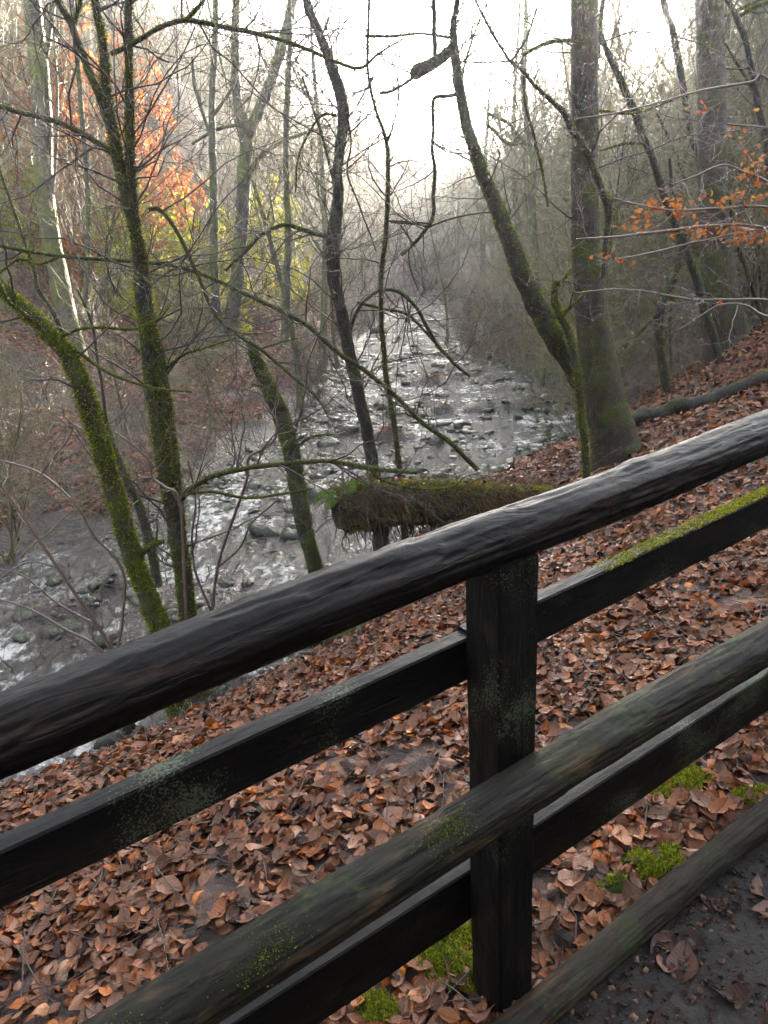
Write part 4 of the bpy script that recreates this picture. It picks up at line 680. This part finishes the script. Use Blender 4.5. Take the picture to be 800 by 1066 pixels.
for k in range(16):
    x = rng.uniform(-14, 16); y = rng.uniform(-18, -4); place_bg(x, y, k % 7, 1., rng.uniform(0, 6.28), 'B')  # unseen trees added behind the camera to keep sky light off the fence
# individually placed hazy trunks seen on the upper left
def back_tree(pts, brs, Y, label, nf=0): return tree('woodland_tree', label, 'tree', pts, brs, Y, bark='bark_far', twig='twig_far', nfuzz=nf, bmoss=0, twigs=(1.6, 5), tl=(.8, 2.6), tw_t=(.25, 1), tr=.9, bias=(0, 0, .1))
back_tree([[(78, 372, 28), (70, 335, 22), (62, 290, 20), (52, 240, 19), (46, 190, 19), (45, 130, 19), (40, 60, 19), (34, 0, 18), (25, -150, 14), (30, -350, 7)]], [[(48, 60, 6), (56, 0, 6), (60, -60, 5)], [(55, 215, 3), (60, 120, 3), (56, 20, 2)]], 19, 'broad grey hazy trunk standing in leaves behind the mossy trees at left')
back_tree([[(228, 345, 10), (224, 290, 9), (223, 240, 8), (222, 180, 8), (221, 120, 7), (224, 40, 6), (226, -80, 4)]], [[(222, 150, 4), (205, 95, 4), (200, 60, 3)], [(223, 120, 4), (240, 95, 3), (245, 85, 2)]], 17, 'slim straight grey green tree in front of the yellow leaved bank')
back_tree([[(240, 345, 16), (247, 290, 14), (252, 230, 14), (255, 180, 14), (256, 140, 13), (248, 110, 10), (245, 60, 9), (246, 0, 8), (240, -120, 5)], [(255, 150, 12), (268, 120, 11), (280, 90, 11), (293, 50, 11), (305, 0, 10), (320, -120, 6)]], [[(258, 190, 5), (270, 165, 5), (300, 145, 4), (345, 130, 3)], [(250, 130, 4), (225, 135, 4), (200, 150, 3)]], 20, 'forked hazy green tree with V shaped stems left of the crooked tree')
back_tree([[(296, 360, 9), (300, 250, 7), (298, 160, 6), (300, 90, 6), (302, 20, 5), (300, -80, 4)]], [], 15, 'thin vertical stem hung with trailing twigs beside the crooked tree')
back_tree([[(88, 320, 6), (92, 260, 5), (90, 180, 5), (84, 100, 5), (78, 30, 5), (70, -60, 4)]], [], 16, 'thin upright stem before the orange leaves at left')
back_tree([[(560, 330, 9), (555, 240, 8), (552, 150, 7), (545, 90, 7), (548, 20, 5), (545, -60, 4)]], [[(552, 160, 5), (530, 130, 4), (508, 118, 3)], [(550, 145, 4), (530, 150, 4), (508, 130, 3)]], 22, 'dark gnarled tree on the right bank beyond the leaning tree')
back_tree([[(775, 330, 9), (770, 250, 9), (765, 180, 9), (762, 90, 8), (758, 0, 8), (755, -100, 6)]], [], 18, 'hazy upright trunk at the right edge beyond the reddish beech')
# leafy shrubs: yellow green and orange, lit from behind, on the left hillside
ysrc = None; osrc = None
for k, (a, b, Yd, s) in enumerate([(118, 225, 31, .9), (150, 240, 30, .9), (185, 262, 29, .7), (215, 275, 28, .6), (12, 165, 31, .9), (240, 245, 33, .8), (130, 258, 28, .7), (100, 200, 32, .9), (165, 220, 33, .8), (45, 250, 30, .5), (280, 180, 36, .9), (135, 225, 29, .7)]):
    q = PY(a, b, Yd); z = float(H(q[:1], q[1:2])[0])
    if ysrc is None: o = ysrc = make_bg(0, (0, 0, 0), '', '', 3.2, .035, .1, 26, 'yellow_leaf', .05, 7500, (.12, .19), 'leafy_shrub')
    else: o = copy_tree(ysrc)
    tag(o, 'yellow green leafed shrub glowing on the far left bank', 'shrub', 'yellow green shrubs on the left hillside'); hy = min(1.3, max(.5, (q[2]-z+.7)/3.2)); o.location = (q[0], q[1], max(z-.1, q[2]+.4-3.2*hy)); o.location = (q[0], q[1], z-.1); hy = min(1.5, max(1., q[2]-z+.7)/3.2); o.scale = (s*.95, s*.95, hy); o.rotation_euler = (0, 0, rng.uniform(0, 6.28))
for k, (a, b, Yd, s) in enumerate([(98, 140, 30, 1.), (112, 185, 30, 1.1), (82, 90, 31, .8), (108, 210, 29, .8), (60, 125, 32, .8), (155, 205, 31, .7)]):
    q = PY(a, b, Yd); z = float(H(q[:1], q[1:2])[0]); hgt = max(2.5, q[2]-z+1.2)
    if osrc is None: o = osrc = make_bg(0, (0, 0, 0), '', '', 5., .05, .06, 34, 'orange_leaf', .3, 8500, (.12, .20), 'beech_shrub')
    else: o = copy_tree(osrc)
    tag(o, 'orange leafed beech bush lit from behind on the left hillside', 'shrub', 'orange beech bushes on the left hillside'); o.location = (q[0], q[1], z-.1); ss = hgt/5.; o.scale = (ss*.6, ss*.6, ss); o.rotation_euler = (0, 0, rng.uniform(0, 6.28))
# ------------------------------------------------------------------ bare shrubs on the banks
def shrub_proto(h, n, mat, name='bare_shrub'):
    o = empty(name, (0, 0, 0), '', 'shrub'); d = nrm(np.column_stack([rng.normal(size=(n, 2))*.55, np.ones(n)])); P = np.zeros((n, 9, 3)); P[:, 0, :2] = rng.normal(size=(n, 2))*.05
    st = rng.uniform(.5, 1.1, n)[:, None]*h/8
    for k in range(1, 9): P[:, k] = P[:, k-1]+d*st; d = nrm(d+rng.normal(size=(n, 3))*.13+np.array([0, 0, -.05]))
    R = np.linspace(1, .3, 9)[None]*rng.uniform(.006, .014, n)[:, None]; b, rb = grow(P, R, 7, (.2, 1), (25, 60), (.2*h, .45*h), 6, .2, (0, 0, .02), .6, .0035); c_, rc = grow(b, rb, 4, (.2, 1), (25, 60), (.06*h, .18*h), 4, .2, (0, 0, 0), .7, .0025)
    mesh('stems', *merge([tubes(P, R, 5), tubes(b, rb, 3), tubes(c_, rc, 3)]), M[mat], o, origin=(0, 0, 0)); return o
sp = [shrub_proto(2.2, 9, 'twig_far'), shrub_proto(1.6, 8, 'twig_pale'), shrub_proto(2.8, 10, 'twig_far'), shrub_proto(1.3, 9, 'twig_dark')]; used = [False]*4
def put_shrub(x, y, k, s, label, grp):
    z = float(H(np.array([x]), np.array([y]))[0]); o = copy_tree(sp[k]) if used[k] else sp[k]; used[k] = True; tag(o, label, 'shrub', grp); o.location = (x, y, z-.05); o.scale = (s, s, s); o.rotation_euler = (0, 0, rng.uniform(0, 6.28))
for (a, b, Yd, k, s) in [(20, 700, 7.5, 1, .8), (90, 650, 8, 1, .9), (150, 680, 7.2, 1, .7), (225, 700, 6.8, 3, .6), (240, 690, 7.2, 1, .8)]:
    q = PY(a, b, Yd); put_shrub(q[0], q[1], k, s, 'pale twiggy bare shrub at the water edge by the mossy trees', 'pale shrubs at the near water edge')
c_ = 0
while c_ < 90:
    y = rng.uniform(10, 55); x = rng.uniform(-.55, .3)*y-1; dr = river_dist(np.array([x]), np.array([y]))[0]
    if dr < .1 or (x > 0 and y < 16): continue
    near = dr < 4 or rng.random() < .4
    if not near: continue
    left = x < .12*y
    if left and scr(np.array([[x, y, 0.]]))[0][0] < 260 and rng.random() < .55: continue
    put_shrub(x, y, int(rng.choice([0, 2, 0, 1])), rng.uniform(.7, 1.5), 'bare tangled shrub on the %s bank of the stream' % ('left' if left else 'right'), 'bare shrubs along the %s bank' % ('left' if left else 'right')); c_ += 1
for (a, b, Yd, s) in [(490, 360, 27, 1.3), (510, 355, 28, 1.5), (535, 350, 27, 1.5), (475, 350, 31, 1.3), (555, 350, 26, 1.4), (570, 365, 24, 1.1), (520, 340, 31, 1.6), (590, 350, 22, 1.2)]:
    q = PY(a, b, Yd); put_shrub(q[0], q[1], 2, s, 'brown twiggy thicket shrub on the right bank at the river bend', 'brown thicket at the river bend')
# undergrowth: uncountable arching stems
def brush(n, fn, h, mat, name, label, r=(.003, .006), K=6, arch=-.28, m2=2):
    p = fn(n); m = len(p); d = nrm(np.column_stack([rng.normal(size=(m, 2))*(.7 if arch < 0 else .15), rng.uniform(.3, 1, m)])); P = np.zeros((m, K, 3)); P[:, 0] = p; st = rng.uniform(h[0], h[1], m)[:, None]/(K-1)
    for k in range(1, K): P[:, k] = P[:, k-1]+d*st; d = nrm(d+rng.normal(size=(m, 3))*(.22 if arch < 0 else .1)+np.array([0, 0, arch]))
    R = np.linspace(1, .4, K)[None]*rng.uniform(*r, m)[:, None]*np.maximum(1, depth(p)/14)[:, None]; b, rb = grow(P, R, m2, (.2, 1), (30, 70), (.2, .5), 4, .2, (0, 0, 0), .6, .002, rel=True); c_, rc = grow(b, rb, m2, (.2, 1), (30, 70), (.2, .5), 4, .2, (0, 0, 0), .7, .002, rel=True); tag(mesh(name, *merge([tubes(P, R, 3), tubes(b, rb, 3)]+([tubes(c_, rc, 3)] if m2 > 2 else [])), M[mat], smooth=False), label, 'undergrowth', kind='stuff')
def samp(xr, yr, cond):
    def f(n):
        x = rng.uniform(*xr, n); y = rng.uniform(*yr, n); z = H(x, y); p = np.stack([x, y, z], -1); return p[in_view(p) & cond(x, y, z)]
    return f
brush(17000, samp((-22, 6), (9, 45), lambda x, y, z: (z > WL+.0) & (noise(np.stack([x, y, 0*x], -1), .8, 3) > rng.uniform(-.6, .7, len(x))) & (x < .14*y)), (.25, 1.0), 'twig_far', 'undergrowth', 'tangled brown brambles and brush on the left bank')
brush(22000, samp((1, 26), (10.5, 60), lambda x, y, z: (z > WL+.0) & (x > .14*y) & ((fr(x, y) > 5.5) | (y > 14)) & (noise(np.stack([x, y, 0*x], -1), .8, 3) > rng.uniform(-.5, .7, len(x)))), (.4, 1.5), 'twig_far', 'undergrowth', 'tangled grey brambles covering the right slope')
brush(9000, samp((-60, 75), (36, 128), lambda x, y, z: (z > WL+.1) & ((np.abs(x-.08*y) > 2.5+.03*y) | (y > 88)) & ~((np.abs(x*.943-y*.333) < .8) ) & ~((x*.943-y*.333 > -21) & (x*.943-y*.333 < -12) & (y < 85))), (6, 12.), 'twig_far', 'distant_wood', 'far off bare woodland closing the valley', (.010, .022), 7, .06, 5)
brush(1500, samp((4, 30), (13, 40), lambda x, y, z: (z > WL+.1) & (x > .18*y) & ~((np.abs(x*.943-y*.333) < .9))), (2.5, 6.), 'twig_far', 'thicket', 'thin bare stems crowding the right hillside', (.006, .014), 7, .04, 5)
brush(900, samp((-9, -1), (8.5, 20), lambda x, y, z: (z > WL+.05) & (noise(np.stack([x, y, 0*x], -1), .7, 2) > rng.uniform(-.6, .5, len(x)))), (.7, 2.4), 'twig_pale', 'bank_thicket', 'thin pale bare shoots tangled on the far side of the near water', (.003, .006), 8, -.06, 4)
brush(1400, samp((1, 14), (12, 34), lambda x, y, z: (z > WL+.05) & (x > .12*y) & (noise(np.stack([x, y, 0*x], -1), .7, 2) > rng.uniform(-.5, .5, len(x)))), (.7, 2.6), 'twig_pale', 'slope_thicket', 'thin pale bare shoots tangled on the slope right of the stream', (.003, .006), 8, -.06, 4)
brush(1800, samp((-3.5, 3), (4.5, 10), lambda x, y, z: (z > WL) & (river_dist(x, y) < 1.6)), (.2, .7), 'twig_dark', 'bank_brush', 'short dark stems along the near water edge', (.002, .004))
brush(9000, samp((-6, 9), (8, 40), lambda x, y, z: (river_dist(x, y) < 0) & (z > WL+.0)), (.1, .5), 'straw', 'river_weed', 'dead weed and grass on the gravel bars in the stream', (.003, .005))
# ------------------------------------------------------------------ air, sky, sun, camera
me_v = [(-150, -110, -4), (150, -110, -4), (150, 190, -4), (-150, 190, -4), (-150, -110, 48), (150, -110, 48), (150, 190, 48), (-150, 190, 48)]
hm = bpy.data.materials.new('haze_air'); hm.use_nodes = True; nt = hm.node_tree; nt.nodes.clear(); out = nt.nodes.new('ShaderNodeOutputMaterial'); pv = nt.nodes.new('ShaderNodeVolumePrincipled')
pv.inputs['Color'].default_value = (.93, .95, 1, 1); pv.inputs['Density'].default_value = .0022; pv.inputs['Anisotropy'].default_value = .84; nt.links.new(pv.outputs[0], out.inputs['Volume'])
hz = mesh('haze', me_v, [(0, 3, 2, 1), (4, 5, 6, 7), (0, 1, 5, 4), (1, 2, 6, 5), (2, 3, 7, 6), (3, 0, 4, 7)], hm, smooth=False); tag(hz, 'pale misty air filling the valley', 'haze', kind='stuff')
sd = np.array([.3258, .9243, .1986]); sd /= np.linalg.norm(sd); elev = math.asin(sd[2]); azim = math.atan2(sd[0], sd[1])
W = bpy.data.worlds.new('World'); S.world = W; W.use_nodes = True; wn = W.node_tree; bg = wn.nodes['Background']; sky = wn.nodes.new('ShaderNodeTexSky'); sky.sky_type = 'NISHITA'; sky.sun_disc = False
sky.sun_elevation = elev; sky.sun_rotation = azim; sky.air_density = 1.; sky.dust_density = 1.6; sky.ozone_density = 1.; bw = wn.nodes.new('ShaderNodeRGBToBW'); mxs = wn.nodes.new('ShaderNodeMix'); mxs.data_type = 'RGBA'; mxs.inputs[0].default_value = .65; wn.links.new(sky.outputs[0], bw.inputs[0]); wn.links.new(sky.outputs[0], mxs.inputs[6]); wn.links.new(bw.outputs[0], mxs.inputs[7]); tcw = wn.nodes.new('ShaderNodeTexCoord'); dt = wn.nodes.new('ShaderNodeVectorMath'); dt.operation = 'DOT_PRODUCT'; wn.links.new(tcw.outputs['Generated'], dt.inputs[0]); dt.inputs[1].default_value = tuple(sd)
pw = wn.nodes.new('ShaderNodeMath'); pw.operation = 'POWER'; mxx = wn.nodes.new('ShaderNodeMath'); mxx.operation = 'MAXIMUM'; mxx.inputs[1].default_value = 0; wn.links.new(dt.outputs['Value'], mxx.inputs[0]); wn.links.new(mxx.outputs[0], pw.inputs[0]); pw.inputs[1].default_value = 160
ml = wn.nodes.new('ShaderNodeMix'); ml.data_type = 'RGBA'; ml.blend_type = 'ADD'; ml.clamp_result = False; ml.inputs[7].default_value = (16, 11, 5.5, 1); wn.links.new(pw.outputs[0], ml.inputs[0]); wn.links.new(mxs.outputs[2], ml.inputs[6]); wn.links.new(ml.outputs[2], bg.inputs[0]); bg.inputs[1].default_value = .15
ld = bpy.data.lights.new('sun', 'SUN'); ld.energy = 5.; ld.angle = math.radians(.6); ld.color = (1, .86, .68); lo = bpy.data.objects.new('sun', ld); link(lo); lo.rotation_euler = Vector(tuple(-sd)).to_track_quat('-Z', 'Y').to_euler()
cd = bpy.data.cameras.new('camera'); co = bpy.data.objects.new('camera', cd); link(co); cd.sensor_fit = 'VERTICAL'; cd.sensor_height = 24; cd.lens = F/1066*24; cd.clip_end = 600; cd.clip_start = .05
co.matrix_world = Matrix(((rt[0], up[0], -fw[0], CAM[0]), (rt[1], up[1], -fw[1], CAM[1]), (rt[2], up[2], -fw[2], CAM[2]), (0, 0, 0, 1))); S.camera = co
S.view_settings.view_transform = 'Standard'; S.view_settings.look = 'None'; S.view_settings.gamma = 1; S.view_settings.exposure = 3.95
c = S.cycles; c.use_denoising = True; c.max_bounces = 5; c.diffuse_bounces = 2; c.glossy_bounces = 2; c.transmission_bounces = 2; c.volume_bounces = 0; c.transparent_max_bounces = 4; c.caustics_reflective = False; c.caustics_refractive = False
c.use_adaptive_sampling = True; c.adaptive_threshold = .02; c.sample_clamp_indirect = 6
print('sun', math.degrees(elev), math.degrees(azim), 'objects', len(bpy.data.objects), 'polys', sum(len(m.polygons) for m in bpy.data.meshes))
